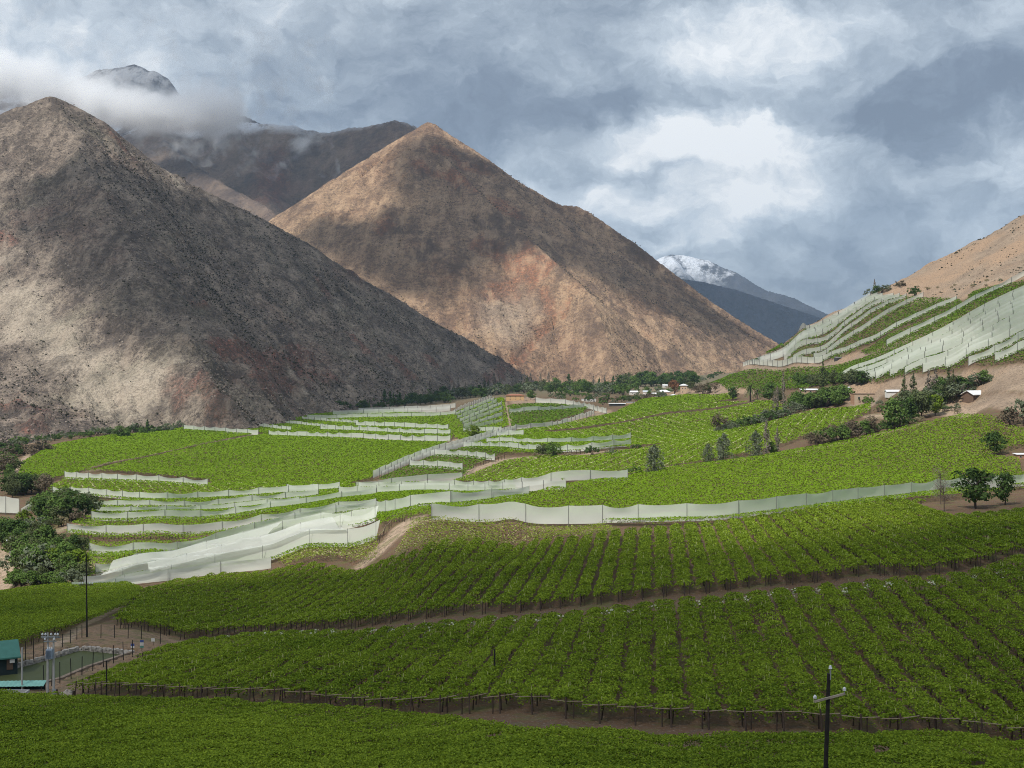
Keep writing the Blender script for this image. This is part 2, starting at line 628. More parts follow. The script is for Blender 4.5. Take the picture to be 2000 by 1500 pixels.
def at(px, py, h=0.0, near=60.0, far=4300.0):
    """plan position where the line of sight through a picture point meets the land (or a level H above it)"""
    u = (px - 1000) / F
    d = np.exp(np.linspace(math.log(near), math.log(far), 2600))
    row = HY - F * (ground(u * d, d) + h) / d
    k = np.argmax(row <= py)
    if row[k] > py:
        k = int(np.argmin(np.abs(row - py)))
    if k > 0 and row[k] <= py < row[k - 1]:
        t = (row[k - 1] - py) / (row[k - 1] - row[k] + 1e-9)
        dd = d[k - 1] + (d[k] - d[k - 1]) * t
    else:
        dd = d[k]
    return float(u * dd), float(dd), float(ground(u * dd, dd))


def plan(pts, h=0.0):
    return [at(px, py, h)[:2] for px, py in pts]


# regions of bare, tracked or rocky ground (soil colour is a property of the ground there)
def near_line(pts, x, y, w):
    return sstep(w, w * 0.5, seg_dist([p[:2] for p in pts], x, y, closed=False))


NUm, NLm = 640, 900
_uu = np.linspace(U0, U1, NUm)
_dd = np.exp(np.linspace(L0, L1, NLm))
GX = _uu[None, :] * _dd[:, None]
GY = np.repeat(_dd[:, None], NUm, 1)
GZ = ground(GX, GY)
_pxg = GX / GY * F + 1000
_pyg = HY - GZ / GY * F

# tan: the dry upper slope and the cut banks; pale: tracks and the sandy river margin
tan = np.zeros_like(GX)
pale = np.zeros_like(GX)
HILL = plan([(1400, 745), (1480, 690), (1690, 590), (1740, 588), (1830, 592), (1890, 585), (1900, 570), (1990, 548), (2300, 460)]) + [(1100, 2600), (500, 2600), (260, 1400)]
tan = np.maximum(tan, sstep(-6, 6, sdf(HILL, GX, GY)))
SCREE_FOOT = plan([(-60, 905), (60, 868), (150, 850), (300, 842), (420, 834), (470, 822), (520, 812)]) + [(-300, 1900), (-700, 1900), (-800, 1000)]
tan = np.maximum(tan, sstep(-6, 6, sdf(SCREE_FOOT, GX, GY)))
for bank in ([(1655, 748), (1700, 746), (1800, 733), (1900, 722), (2060, 715), (2060, 762), (1960, 764), (1880, 760), (1790, 765), (1720, 775), (1690, 800), (1655, 790)],
             [(1830, 795), (1850, 770), (1900, 782), (1960, 768), (2060, 768), (2060, 800), (1960, 800)],
             [(1425, 722), (1470, 716), (1540, 716), (1610, 708), (1660, 697), (1740, 676), (1880, 640), (1880, 650), (1760, 690), (1640, 715), (1540, 722), (1450, 728)],
             [(1640, 690), (1740, 672), (1880, 612), (1882, 620), (1745, 684), (1650, 708)],
             [(1240, 752), (1480, 762), (1480, 768), (1310, 776), (1240, 770)],
             [(985, 779), (1075, 782), (1120, 789), (1000, 790)],
             [(1068, 833), (1190, 800), (1200, 812), (1080, 838)]):
    _b = plan(bank)
    tan = np.maximum(tan, sstep(-3, 2, sdf(_b, GX, GY)))
for track, w in (([(728, 1088), (745, 1068), (770, 1050), (790, 1030), (800, 1015)], 7.0), ([(30, 1046), (100, 1042), (170, 1025), (185, 985)], 5.0),
                 ([(-10, 1075), (14, 1100), (8, 1150)], 6.0), ([(170, 1150), (172, 1100), (180, 1080)], 8.0),
                 ([(885, 935), (930, 915), (985, 897), (1100, 893), (1240, 878), (1390, 858)], 6.0),
                 ([(1240, 923), (1400, 903), (1520, 888), (1700, 852), (1800, 826)], 2.2),
                 ([(1390, 858), (1440, 833), (1560, 800)], 4.0),
                 ([(985, 786), (994, 812), (1000, 836)], 3.0), ([(880, 862), (900, 856), (920, 852)], 6.0), ([(1720, 812), (1830, 800), (1900, 806)], 12.0),
                 ([(180, 912), (300, 886), (500, 848)], 3.0), ([(40, 940), (38, 910), (60, 885)], 4.0), ([(130, 930), (190, 915)], 3), ([(105, 1264), (128, 1255), (138, 1240), (150, 1229), (200, 1202), (262, 1166)], 1.6)):
    pale = np.maximum(pale, near_line([at(a, b) for a, b in track], GX, GY, w))
POND_YARD = plan([(-60, 1300), (60, 1256), (200, 1220), (345, 1236), (350, 1262), (250, 1300), (130, 1350), (120, 1368), (-60, 1372)])
yard = sstep(-3, 1, sdf(POND_YARD, GX, GY))
POND_Z = -50.95


def on_level(px, py, z):
    d = -z * F / (py - HY)
    return ((px - 1000) / F * d, d)


POND = [on_level(a, b, POND_Z) for a, b in [(-60, 1326), (0, 1314), (60, 1298), (100, 1287), (150, 1272), (165, 1271), (205, 1275), (258, 1280), (230, 1290), (170, 1310), (120, 1332), (84, 1341), (0, 1352), (-60, 1356)]]
_ps = sdf(POND, GX, GY)
GZ = np.where(_ps > -14, GZ + (-50.2 - GZ) * sstep(-14, -3, _ps), GZ)
GZ = np.where(_ps > -0.6, -52.2, GZ)
far_floor = sstep(1350, 1900, GY)
GZ = GZ + np.where(_ps > -1.5, 0, 1) * fbm(GX / 9, GY / 9, 4, 21) * np.where(tan > 0.3, 1.6, 0.18) * sstep(60, 140, GY) * np.clip(GY / 900, 0.3, 2)

m, T = new_mat('soil')
ps = T.pos()
n1 = T.noise(ps, 0.06, 6, 0.65)
n2 = T.noise(ps, 0.9, 6, 0.7)
n3 = T.noise(ps, 0.018, 3, 0.5)
c = T.mix(n1, (0.100, 0.056, 0.033), (0.180, 0.112, 0.068))
c = T.mix(T.attr('yard'), c, T.mix(n1, (0.22, 0.135, 0.078), (0.30, 0.21, 0.14)))
ct = T.mix(T.ramp(n1, [(0.35, 0.0), (0.65, 1.0)]), (0.225, 0.165, 0.118), (0.345, 0.262, 0.188))
ct = T.mix(T.ramp(n3, [(0.45, 0.0), (0.6, 1.0)]), ct, (0.36, 0.245, 0.16))
c = T.mix(T.attr('tan'), c, ct)
c = T.mix(T.attr('pale'), c, T.mix(n2, (0.33, 0.235, 0.165), (0.45, 0.34, 0.245)))
c = T.mix(T.math('MULTIPLY', T.attr('far'), 0.8), c, T.mix(n1, (0.10, 0.10, 0.05), (0.26, 0.21, 0.14)))
c = T.mix(T.ramp(n2, [(0.40, 0.8), (0.5, 0.0)]), c, (0.11, 0.085, 0.062))
n4 = T.noise(ps, 4.0, 4, 0.7)
c = T.mix(T.ramp(n4, [(0.56, 0.0), (0.66, 0.55)]), c, (0.40, 0.33, 0.26))
c = T.mix(T.math('MULTIPLY', T.ramp(T.noise(ps, 0.22, 5, 0.7), [(0.50, 0.0), (0.62, 0.6)]), T.math('SUBTRACT', 1.0, T.attr('tan'), clamp=True)), c, (0.12, 0.13, 0.045))
finish(T, principled(T, c, 0.95, T.bump(T.math('ADD', n2, T.math('MULTIPLY', n1, 2.0)), 0.6, 0.5), 0.1))
MAT_SOIL = m
terrain = mesh_np('ground', np.stack([GX, GY, GZ], -1), grid_faces(NLm, NUm), MAT_SOIL, smooth=True,
                  attrs={'tan': ('POINT', tan), 'pale': ('POINT', pale), 'yard': ('POINT', yard), 'far': ('POINT', far_floor)})
tag(terrain, 'brown valley ground rising to a dry tan slope', kind='structure')
# ---------------------------------------------------------------- mountains
def P3(px, py, d):
    return ((px - 1000) / F * d, d, (HY - py) / F * d)


def ridge_field(X, Y, ridges, seed=0, rill=6.0, rscale=30.0, axis=(1.0, 0.0), centre=None):
    """land falling away from crest lines: RIDGES is a list of (points, slope, concavity)"""
    H = np.full(X.shape, -1e9)
    best_s = np.zeros(X.shape)
    best_d = np.zeros(X.shape)
    for ri, (pts, k, conc) in enumerate(ridges):
        q = [P3(*p) for p in pts]
        s0 = 1000.0 * ri
        D = np.full(X.shape, 1e18)
        Z = np.zeros(X.shape)
        S = np.zeros(X.shape)
        for a, b in zip(q[:-1], q[1:]):
            ex, ey = b[0] - a[0], b[1] - a[1]
            L2 = ex * ex + ey * ey
            t = ((X - a[0]) * ex + (Y - a[1]) * ey) / L2
            tc = np.clip(t, 0, 1)
            dx, dy = X - a[0] - tc * ex, Y - a[1] - tc * ey
            d = np.hypot(dx, dy)
            # round ends fan out: keep rills running down the fan
            ang = np.arctan2(dx * ex + dy * ey, np.abs(dx * ey - dy * ex) + 1e-6)
            s_ = s0 + tc * math.sqrt(L2) + np.where(t != tc, ang * 120, 0)
            m_ = d < D
            D = np.where(m_, d, D)
            Z = np.where(m_, a[2] + (b[2] - a[2]) * tc, Z)
            S = np.where(m_, s_, S)
            s0 += math.sqrt(L2)
        h = Z - D * k * (1 - conc * np.clip(D / 1000, 0, 1.5))
        m_ = h > H
        H = np.where(m_, h, H)
        best_s = np.where(m_, S, best_s)
        best_d = np.where(m_, D, best_d)
    # rills run straight down: counted along the crest's bearing, or round a single summit
    if centre is not None:
        best_s = np.arctan2(X - centre[0], -(Y - centre[1])) * centre[2]
    else:
        best_s = X * axis[0] + Y * axis[1]
    w = fbm(X / 220, Y / 220, 3, seed + 3) * 26
    r = ridged((best_s + w) / rscale, best_d / (rscale * 14) + 0.3, 4, seed)
    r2 = ridged((best_s + w * 2) / (rscale * 4), best_d / (rscale * 30), 3, seed + 11)
    grow = sstep(0, 260, best_d)
    H = H + (r - 0.4) * rill * (0.15 + grow) + (r2 - 0.4) * rill * 2.2 * grow
    return H, best_s, best_d


def mountain(name, X, Y, H, mat, label, extra=None, smooth=True, floor=-110):
    nr, nc = X.shape
    keep = (H > floor)
    q = keep[:-1, :-1] | keep[1:, :-1] | keep[:-1, 1:] | keep[1:, 1:]
    ob = mesh_np(name, np.stack([X, Y, H], -1), grid_faces(nr, nc, q), mat, attrs={k: ('POINT', v) for k, v in (extra or {}).items()}, smooth=smooth)
    tag(ob, label, kind='structure')
    return ob


def rock_mat(name, a, b, red, dark, scl=1.0, speck=0.5, snow=None, bump=0.8, green=None):
    m, T = new_mat(name)
    ps = T.pos()
    big = T.noise(ps, 0.0035 * scl, 5, 0.6, 0.6)
    mid = T.noise(ps, 0.02 * scl, 6, 0.65)
    fin = T.noise(ps, 0.16 * scl, 5, 0.7)
    firm = T.math('MULTIPLY_ADD', T.attr('palescree'), -0.5, 1.0)

    def weak(v):
        return T.math('MULTIPLY', v, firm)

    c = T.mix(T.ramp(T.math('MULTIPLY_ADD', mid, 0.5, T.math('MULTIPLY', big, 0.5)), [(0.38, 0.0), (0.62, 1.0)]), a, b)
    c = T.mix(T.ramp(T.noise(ps, 0.006 * scl, 8, 0.7, 0.6), [(0.54, 0.0), (0.68, 0.5)]), c, red)
    c = T.mix(T.math('MULTIPLY', T.attr('redrock'), T.ramp(fin, [(0.38, 0.35), (0.58, 1.0)])), c, T.mix(T.ramp(T.noise(ps, 0.3 * scl, 4, 0.7), [(0.4, 0.0), (0.6, 1.0)]), (red[0] * 0.5, red[1] * 0.42, red[2] * 0.42), (red[0] * 1.05, red[1] * 0.80, red[2] * 0.80)))
    c = T.mix(T.math('MULTIPLY', T.attr('darkrock'), T.ramp(fin, [(0.3, 1.0), (0.75, 0.35)])), c, dark)
    c = T.mix(T.math('MULTIPLY', T.attr('palescree'), 0.95), c, T.mix(mid, (0.52, 0.44, 0.345), (0.44, 0.37, 0.285)))
    if green:
        c = T.mix(T.ramp(T.noise(ps, 0.009 * scl, 4, 0.6), [(0.52, 0.0), (0.7, 0.45)]), c, green)
    # stones and scattered scrub
    c = T.mix(weak(T.ramp(fin, [(0.36, speck), (0.49, 0.0)])), c, dark)
    grit = T.noise(ps, 0.45 * scl, 4, 0.75)
    c = T.mix(weak(T.ramp(grit, [(0.42, speck), (0.52, 0.0)])), c, dark)
    c = T.mix(T.ramp(fin, [(0.56, 0.0), (0.68, speck * 0.7)]), c, tuple(min(1, x * 1.35) for x in b))
    crag = T.voronoi(T.vmath('ADD', ps, T.scale(T.noise(ps, 0.08 * scl, 3, out='Color'), 14.0 / scl)), 0.055 * scl)
    rockmask = T.ramp(T.noise(ps, 0.012 * scl, 5, 0.65), [(0.50, 0.0), (0.60, 1.0)])
    c = T.mix(weak(T.math('MULTIPLY', rockmask, T.ramp(crag, [(0.15, 0.0), (0.7, 0.7)]))), c, dark)
    streak = T.noise(T.vmath('MULTIPLY', ps, (1.0, 0.35, 0.28)), 0.05 * scl, 5, 0.7)
    c = T.mix(weak(T.ramp(streak, [(0.40, 0.4), (0.5, 0.0)])), c, dark)
    c = T.mix(T.ramp(streak, [(0.52, 0.0), (0.64, 0.45)]), c, tuple(min(1, x * 1.3) for x in b))
    hgt = T.math('ADD', T.math('ADD', T.math('MULTIPLY', mid, 2.0), T.math('MULTIPLY', fin, 1.6)), T.math('MULTIPLY', T.math('MULTIPLY', rockmask, crag), 1.2))
    rough = 0.95
    if snow:
        sp = T.n('ShaderNodeSeparateXYZ')
        T.put(sp.inputs[0], ps)
        lo, hi, amp = snow
        z = T.math('MULTIPLY_ADD', T.math('SUBTRACT', T.noise(ps, 0.004 * scl, 7, 0.7), 0.5), amp, sp.outputs[2])
        nd = T.n('ShaderNodeMapRange')
        T.put(nd.inputs[0], z)
        nd.inputs[1].default_value = lo
        nd.inputs[2].default_value = hi
        sn = T.math('MULTIPLY', nd.outputs[0], T.ramp(T.noise(ps, 0.011 * scl, 8, 0.75), [(0.45, 0.05), (0.53, 1.0)]))
        c = T.mix(sn, c, (0.72, 0.75, 0.80))
    finish(T, principled(T, c, rough, T.bump(hgt, bump, 4.0 / scl), 0.08))
    return m


def pix_on(H, X, Y, px, py, near, far):
    """where the line of sight through a picture point meets a regular height grid"""
    x0, y0 = X[0, 0], Y[0, 0]
    dx, dy = X[0, 1] - x0, Y[1, 0] - y0
    u = (px - 1000) / F
    d = np.linspace(near, far, 1500)
    fx, fy = (u * d - x0) / dx, (d - y0) / dy
    ok = (fx >= 0) & (fx < X.shape[1] - 1) & (fy >= 0) & (fy < X.shape[0] - 1)
    ix = np.clip(fx, 0, X.shape[1] - 2).astype(int)
    iy = np.clip(fy, 0, X.shape[0] - 2).astype(int)
    row = np.where(ok, HY - H[iy, ix] / d * F, 1e9)
    hit = row <= py
    k = int(np.argmax(hit)) if hit.any() else int(np.argmin(np.abs(row - py)))
    return float(u * d[k]), float(d[k]), float(H[iy[k], ix[k]])


def gridxy(x0, x1, y0, y1, st):
    return np.meshgrid(np.arange(x0, x1, st), np.arange(y0, y1, st))


# the near mountain at the left
M1_CREST = [(-500, 420), (-300, 345), (-100, 262), (0, 222), (50, 204), (85, 191), (108, 188), (150, 207), (205, 238), (250, 276), (300, 316), (350, 346), (400, 372), (450, 396), (510, 425), (560, 453), (600, 475), (640, 505),
            (700, 541), (760, 573), (800, 598), (850, 630), (900, 655), (950, 685), (1000, 716), (1060, 754), (1120, 790)]


def on_line(px, py, a, b):
    """the crest point of a picture column, on a straight bearing over the plan from A to B"""
    u = (px - 1000) / F
    t = (a[0] - u * a[1]) / (u * (b[1] - a[1]) - (b[0] - a[0]))
    return (px, py, a[1] + t * (b[1] - a[1]))


M1_R = [([on_line(a, b, (-684, 1900), (56, 2320)) for a, b in M1_CREST], 0.62, 0.21)]
X1, Y1 = gridxy(-1500, 320, 900, 2420, 3.2)
H1, s1, d1 = ridge_field(X1, Y1, M1_R, 40, 5.5, 34.0, axis=(0.87, 0.49))
# the spur that runs down to the left of the picture, sunlit flank in front
SPUR = [(-160, 330), (0, 448), (110, 522), (215, 622), (350, 716), (412, 760), (440, 800)]
spur_xy = [pix_on(H1, X1, Y1, a, b, 950, 2300)[:2] for a, b in SPUR[1:]]
spur_xy = [(spur_xy[0][0] - 160, spur_xy[0][1] + 100)] + spur_xy
sd = seg_dist(spur_xy, X1, Y1, closed=False)
H1 = H1 + 13 * np.exp(-(sd / 42) ** 2) * (0.8 + 0.8 * fbm(X1 / 60, Y1 / 60, 3, 9))
# scree apron where the slope meets the valley floor
apron = ground(X1, Y1) + 0.34 * sdf(SCREE_FOOT, X1, Y1) - 0.5
H1 = np.where(np.abs(H1 - apron) < 40, np.maximum(H1, apron) + np.clip(40 - np.abs(H1 - apron), 0, 40) ** 2 / 160.0 * (sdf(SCREE_FOOT, X1, Y1) > 0) * sstep(0, 60, sdf(SCREE_FOOT, X1, Y1)), np.maximum(H1, np.where(sdf(SCREE_FOOT, X1, Y1) > -5, apron, -500)))
rough1 = ridged(X1 / 70, Y1 / 70, 5, 77)
rib = sstep(0.05, 0.4, fbm(X1 / 130, Y1 / 130, 4, 83)) * sstep(40, 120, d1)
H1 = H1 + rib * (ridged(X1 / 26, Y1 / 26, 4, 84) - 0.3) * 7.0
H1 = H1 + (rough1 - 0.4) * 8.0 * sstep(0, 60, d1) + fbm(X1 / 14, Y1 / 14, 3, 78) * 2.0 + (ridged((s1 + fbm(X1 / 90, Y1 / 90, 3, 6) * 30) / 17.0, d1 / 260.0, 3, 66) - 0.4) * 3.2 * sstep(15, 120, d1)
red1, dark1, scree1 = np.zeros_like(X1), np.zeros_like(X1), np.zeros_like(X1)


def paint1(arr, line, w, amp, bump=0.0):
    global H1
    q = [pix_on(H1, X1, Y1, a, b, 950, 2400)[:2] for a, b in line]
    d = seg_dist(q, X1, Y1, closed=False) + fbm(X1 / 22, Y1 / 22, 4, int(line[0][0])) * w * 1.1
    f = sstep(w, w * 0.35, d)
    np.maximum(arr, f * amp, out=arr)
    if bump:
        H1 = H1 + f * bump * (0.5 + ridged(X1 / 18, Y1 / 18, 3, 5))


for ln, w in (([(455, 700), (520, 715), (600, 705), (625, 730), (560, 745), (500, 740)], 26), ([(430, 690), (470, 690)], 9), ([(500, 688), (550, 685), (590, 675)], 7), ([(690, 660), (720, 690)], 14),
              ([(620, 545), (650, 590)], 9), ([(690, 515), (705, 530)], 8), ([(980, 700), (1000, 730)], 12), ([(960, 745), (985, 715)], 10), ([(215, 255), (240, 290), (290, 345)], 10),
              ([(320, 735), (400, 770), (430, 800)], 14), ([(0, 800), (40, 790), (60, 800)], 14), ([(370, 590), (400, 600)], 8), ([(0, 465), (20, 480)], 8), ([(0, 525), (6, 530)], 5), ([(80, 820), (60, 850)], 8),
              ([(770, 700), (800, 740)], 12), ([(840, 705), (870, 730)], 12)):
    paint1(red1, ln, w * 1.15, 1.0, 4.0)
for ln, w in (([(350, 345), (385, 375), (430, 415), (480, 470), (540, 490), (555, 500)], 9), ([(570, 505), (600, 540), (640, 570)], 8), ([(100, 195), (120, 225)], 10), ([(165, 240), (260, 310), (290, 345)], 9),
              ([(730, 600), (760, 640)], 14), ([(610, 460), (650, 500), (720, 560)], 14), ([(650, 590), (670, 615)], 12), ([(0, 270), (60, 300), (130, 330)], 10), ([(430, 715), (470, 735)], 12), ([(560, 600), (640, 640)], 16), ([(780, 650), (850, 690)], 16),
              ([(110, 520), (180, 600), (260, 660), (350, 716)], 9), ([(40, 800), (130, 835)], 16), ([(20, 830), (80, 845)], 18)):
    paint1(dark1, ln, w, 0.75, 2.0)
q = [pix_on(H1, X1, Y1, a, b, 950, 2400)[:2] for a, b in [(-60, 500), (60, 560), (160, 640), (250, 700), (340, 760), (330, 835), (220, 820), (130, 760), (40, 690), (-60, 640)]]
scree1 = sstep(-30, 25, sdf(q, X1, Y1) + fbm(X1 / 40, Y1 / 40, 4, 31) * 35)
for ln, w in (([(570, 730), (600, 775)], 5), ([(660, 600), (690, 640)], 7), ([(330, 330), (350, 365)], 6), ([(230, 725), (245, 740), (240, 760)], 3), ([(320, 790), (328, 815), (318, 835)], 3)):
    paint1(scree1, ln, w, 0.8)
MAT_M1 = rock_mat('near_mountain_rock', (0.205, 0.163, 0.130), (0.315, 0.255, 0.200), (0.29, 0.160, 0.118), (0.080, 0.066, 0.058), 1.0, 0.9, green=(0.21, 0.20, 0.135))
mountain('rocky_mountain', X1, Y1, H1, MAT_M1, 'near rocky grey brown mountain rising at the left', {'redrock': red1, 'darkrock': dark1, 'palescree': scree1})

# the pyramid-shaped mountain
M2_R = [([(835, 238, 3500), (852, 243, 3491), (870, 256, 3482), (910, 282, 3461), (950, 308, 3440), (1000, 345, 3414), (1060, 384, 3383), (1100, 401, 3362), (1128, 402, 3348), (1150, 414, 3336), (1200, 450, 3310), (1240, 476, 3289), (1280, 507, 3269), (1350, 560, 3232), (1430, 616, 3191), (1515, 667, 3146), (1600, 722, 3102), (1700, 790, 3050)], 0.66, 0.0),
        ([(835, 238, 3500), (800, 262, 3540), (740, 308, 3600), (640, 380, 3700), (555, 431, 3800), (450, 500, 3900), (350, 570, 4000)], 0.66, 0.0),
        ([(835, 240, 3498), (860, 300, 3330), (960, 400, 3080), (1060, 490, 2880), (1150, 570, 2730), (1185, 660, 2580), (1200, 745, 2450)], 0.70, 0.0)]
X2, Y2 = gridxy(-1150, 1150, 2150, 4250, 5.5)
H2, s2, d2 = ridge_field(X2, Y2, M2_R, 90, 6.0, 52.0, centre=(-231.0, 3560.0, 800.0))
H2 = H2 + (ridged(X2 / 120, Y2 / 120, 5, 177) - 0.4) * 8 * sstep(0, 120, d2) + fbm(X2 / 24, Y2 / 24, 3, 178) * 2.6 + (ridged((s2 + fbm(X2 / 140, Y2 / 140, 3, 6) * 40) / 26.0, d2 / 420.0, 3, 67) - 0.4) * 4.0 * sstep(30, 200, d2)
red2, dark2, scree2 = np.zeros_like(X2), np.zeros_like(X2), np.zeros_like(X2)


def paint2(arr, line, w, amp, bump=0.0):
    global H2
    q = [pix_on(H2, X2, Y2, a, b, 2200, 4200)[:2] for a, b in line]
    d = seg_dist(q, X2, Y2, closed=False) + fbm(X2 / 40, Y2 / 40, 4, int(line[0][0])) * w * 1.1
    f = sstep(w, w * 0.3, d)
    np.maximum(arr, f * amp, out=arr)
    if bump:
        H2 = H2 + f * bump


for ln, w, b in (([(1110, 590), (1070, 640), (1010, 700)], 16, -8), ([(1060, 570), (1075, 610)], 14, -5), ([(760, 420), (750, 450)], 28, 0), ([(830, 330), (900, 350), (1000, 420)], 40, 0), ([(1000, 560), (940, 580)], 30, 0), ([(870, 300), (930, 330)], 30, 0),
                 ([(950, 480), (1050, 520)], 40, 0)):
    paint2(red2, ln, w * 1.2, 0.85, b)
for ln, w in (([(740, 405), (780, 430)], 24), ([(760, 455), (790, 445)], 20), ([(800, 365), (830, 345)], 18), ([(1060, 470), (1090, 500), (1100, 515)], 18), ([(1150, 420), (1250, 490), (1340, 560)], 22), ([(1150, 555), (1230, 620)], 10), ([(820, 300), (870, 320)], 26), ([(840, 475), (830, 560)], 14)):
    paint2(dark2, ln, w, 0.7, 2.0)
qq = [pix_on(H2, X2, Y2, a, b, 2200, 4200)[:2] for a, b in [(930, 590), (1010, 565), (1060, 600), (1010, 690), (930, 650)]]
scree2 = sstep(-30, 40, sdf(qq, X2, Y2)) * 0.5
MAT_M2 = rock_mat('pyramid_mountain_rock', (0.300, 0.187, 0.120), (0.445, 0.305, 0.192), (0.41, 0.205, 0.110), (0.115, 0.08, 0.062), 0.6, 0.65)
mountain('pyramid_mountain', X2, Y2, H2, MAT_M2, 'pyramid shaped brown mountain in the middle', {'redrock': red2, 'darkrock': dark2, 'palescree': scree2})

# the dark ridge behind them, and its spurs
M3_R = [([(-350, 60, 5200), (-150, 120, 5200), (0, 158, 5100), (62, 198, 5000), (130, 245, 4900), (180, 300, 4800)], 0.55, 0.05),
        ([(250, 205, 6200), (330, 210, 6000), (400, 220, 5700), (455, 236, 5450), (500, 240, 5380), (545, 243, 5300), (572, 243, 5300), (600, 252, 5300), (640, 258, 5280), (670, 252, 5240), (700, 247, 5200), (745, 241, 5150), (770, 235, 5100), (795, 240, 5080), (812, 246, 5300), (800, 250, 5900), (790, 250, 6500)], 0.75, 0.0),
        ([(330, 212, 5950), (300, 240, 5300), (330, 290, 4800), (400, 335, 4500), (460, 372, 4250), (515, 398, 4080), (560, 440, 3900)], 0.55, 0.04),
        ([(455, 236, 5450), (470, 290, 5000), (500, 340, 4700), (528, 396, 4400)], 0.6, 0.04)]
X3, Y3 = gridxy(-3200, 900, 3600, 6700, 14)
H3, s3, d3 = ridge_field(X3, Y3, M3_R, 140, 14.0, 95.0)
H3 = H3 + (ridged(X3 / 260, Y3 / 260, 5, 277) - 0.4) * 22 * sstep(0, 150, d3) + fbm(X3 / 60, Y3 / 60, 3, 278) * 5
red3 = np.zeros_like(X3)
q = [pix_on(H3, X3, Y3, a, b, 3650, 6600)[:2] for a, b in [(530, 310), (535, 350), (520, 385)]]
red3 = sstep(90, 20, seg_dist(q, X3, Y3, closed=False))
z3 = np.zeros_like(X3)
MAT_M3 = rock_mat('back_ridge_rock', (0.165, 0.125, 0.10), (0.235, 0.175, 0.13), (0.27, 0.165, 0.115), (0.09, 0.072, 0.065), 0.35, 0.4, snow=(885, 960, 90))
mountain('back_ridge', X3, Y3, H3, MAT_M3, 'dark brown ridge behind the two front mountains', {'redrock': red3, 'darkrock': z3, 'palescree': z3})

# the snow-dusted summit above the cloud
M4_R = [([(60, 190, 7600), (140, 158, 7600), (190, 137, 7550), (225, 131, 7500), (245, 130, 7500), (262, 125, 7500), (275, 130, 7500), (290, 139, 7500), (300, 137, 7500), (310, 141, 7500), (325, 150, 7500), (334, 163, 7450), (350, 185, 7400), (400, 210, 7350), (480, 228, 7300), (560, 262, 7200)], 0.85, 0.12)]
X4, Y4 = gridxy(-3400, -1100, 6200, 8300, 11)
H4, s4, d4 = ridge_field(X4, Y4, M4_R, 240, 26.0, 80.0)
H4 = H4 + (ridged(X4 / 180, Y4 / 180, 5, 377) - 0.4) * 34 * sstep(0, 60, d4) + fbm(X4 / 40, Y4 / 40, 3, 378) * 8
z4 = np.zeros_like(X4)
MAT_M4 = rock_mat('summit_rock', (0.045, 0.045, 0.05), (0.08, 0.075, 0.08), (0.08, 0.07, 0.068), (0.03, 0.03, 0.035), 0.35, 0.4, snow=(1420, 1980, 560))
mountain('snowy_summit', X4, Y4, H4, MAT_M4, 'dark snow dusted summit poking out of cloud at the left', {'redrock': z4, 'darkrock': z4, 'palescree': z4}, floor=300)

# the far mountain up the valley: snow above, dark foot in front
M5_R = [([(1050, 640, 14500), (1160, 575, 14200), (1240, 528, 14000), (1285, 505, 14000), (1310, 496, 14000), (1335, 498, 14000), (1360, 503, 14000), (1385, 508, 14000), (1410, 520, 13900), (1440, 533, 13800), (1470, 552, 13600), (1500, 568, 13400), (1530, 574, 13200), (1560, 586, 13000), (1600, 604, 12800), (1660, 640, 12600), (1740, 690, 12400), (1850, 740, 12200)], 0.62, 0.05),
        ([(1310, 498, 13950), (1330, 535, 13000), (1370, 575, 12000), (1420, 630, 11200)], 0.6, 0.04)]
X5, Y5 = gridxy(200, 6200, 10200, 16000, 26)
H5, s5, d5 = ridge_field(X5, Y5, M5_R, 340, 45.0, 260.0)
H5 = H5 + (ridged(X5 / 500, Y5 / 500, 5, 477) - 0.4) * 150 * sstep(0, 200, d5) + fbm(X5 / 120, Y5 / 120, 3, 478) * 14
z5 = np.zeros_like(X5)
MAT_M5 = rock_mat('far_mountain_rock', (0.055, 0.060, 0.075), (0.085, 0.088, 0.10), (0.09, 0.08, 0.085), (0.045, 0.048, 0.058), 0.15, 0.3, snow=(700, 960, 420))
mountain('snowy_mountain', X5, Y5, H5, MAT_M5, 'far snow topped mountain at the head of the valley', {'redrock': z5, 'darkrock': z5, 'palescree': z5}, floor=-300)
# its unsnowed foothill, nearer
M6_R = [([(1240, 560, 9600), (1330, 545, 9600), (1380, 552, 9600), (1440, 566, 9500), (1500, 585, 9400), (1560, 606, 9300), (1610, 622, 9200), (1680, 655, 9100), (1760, 690, 9000), (1900, 740, 9000)], 0.5, 0.03)]
X6, Y6 = gridxy(600, 4200, 7200, 10600, 24)
H6, s6, d6 = ridge_field(X6, Y6, M6_R, 440, 26.0, 180.0)
H6 = H6 + (ridged(X6 / 340, Y6 / 340, 5, 577) - 0.4) * 80 * sstep(0, 200, d6)
z6 = np.zeros_like(X6)
MAT_M6 = rock_mat('haze_tinted_foothill_rock', (0.052, 0.056, 0.072), (0.078, 0.074, 0.088), (0.10, 0.075, 0.078), (0.036, 0.039, 0.05), 0.2, 0.3)  # blue of the distance haze is partly mixed into this rock colour
mountain('dark_foothill', X6, Y6, H6, MAT_M6, 'dark foothill below the far snowy mountain', {'redrock': z6, 'darkrock': z6, 'palescree': z6}, floor=-300)
# far floor of the valley under them all, out to the horizon
fl = mesh_np('valley_floor', [(-30000, 3600, -135), (30000, 3600, -135), (60000, 80000, -140), (-60000, 80000, -140)], [(0, 1, 2, 3)], MAT_M3)
tag(fl, 'far valley floor', kind='structure')
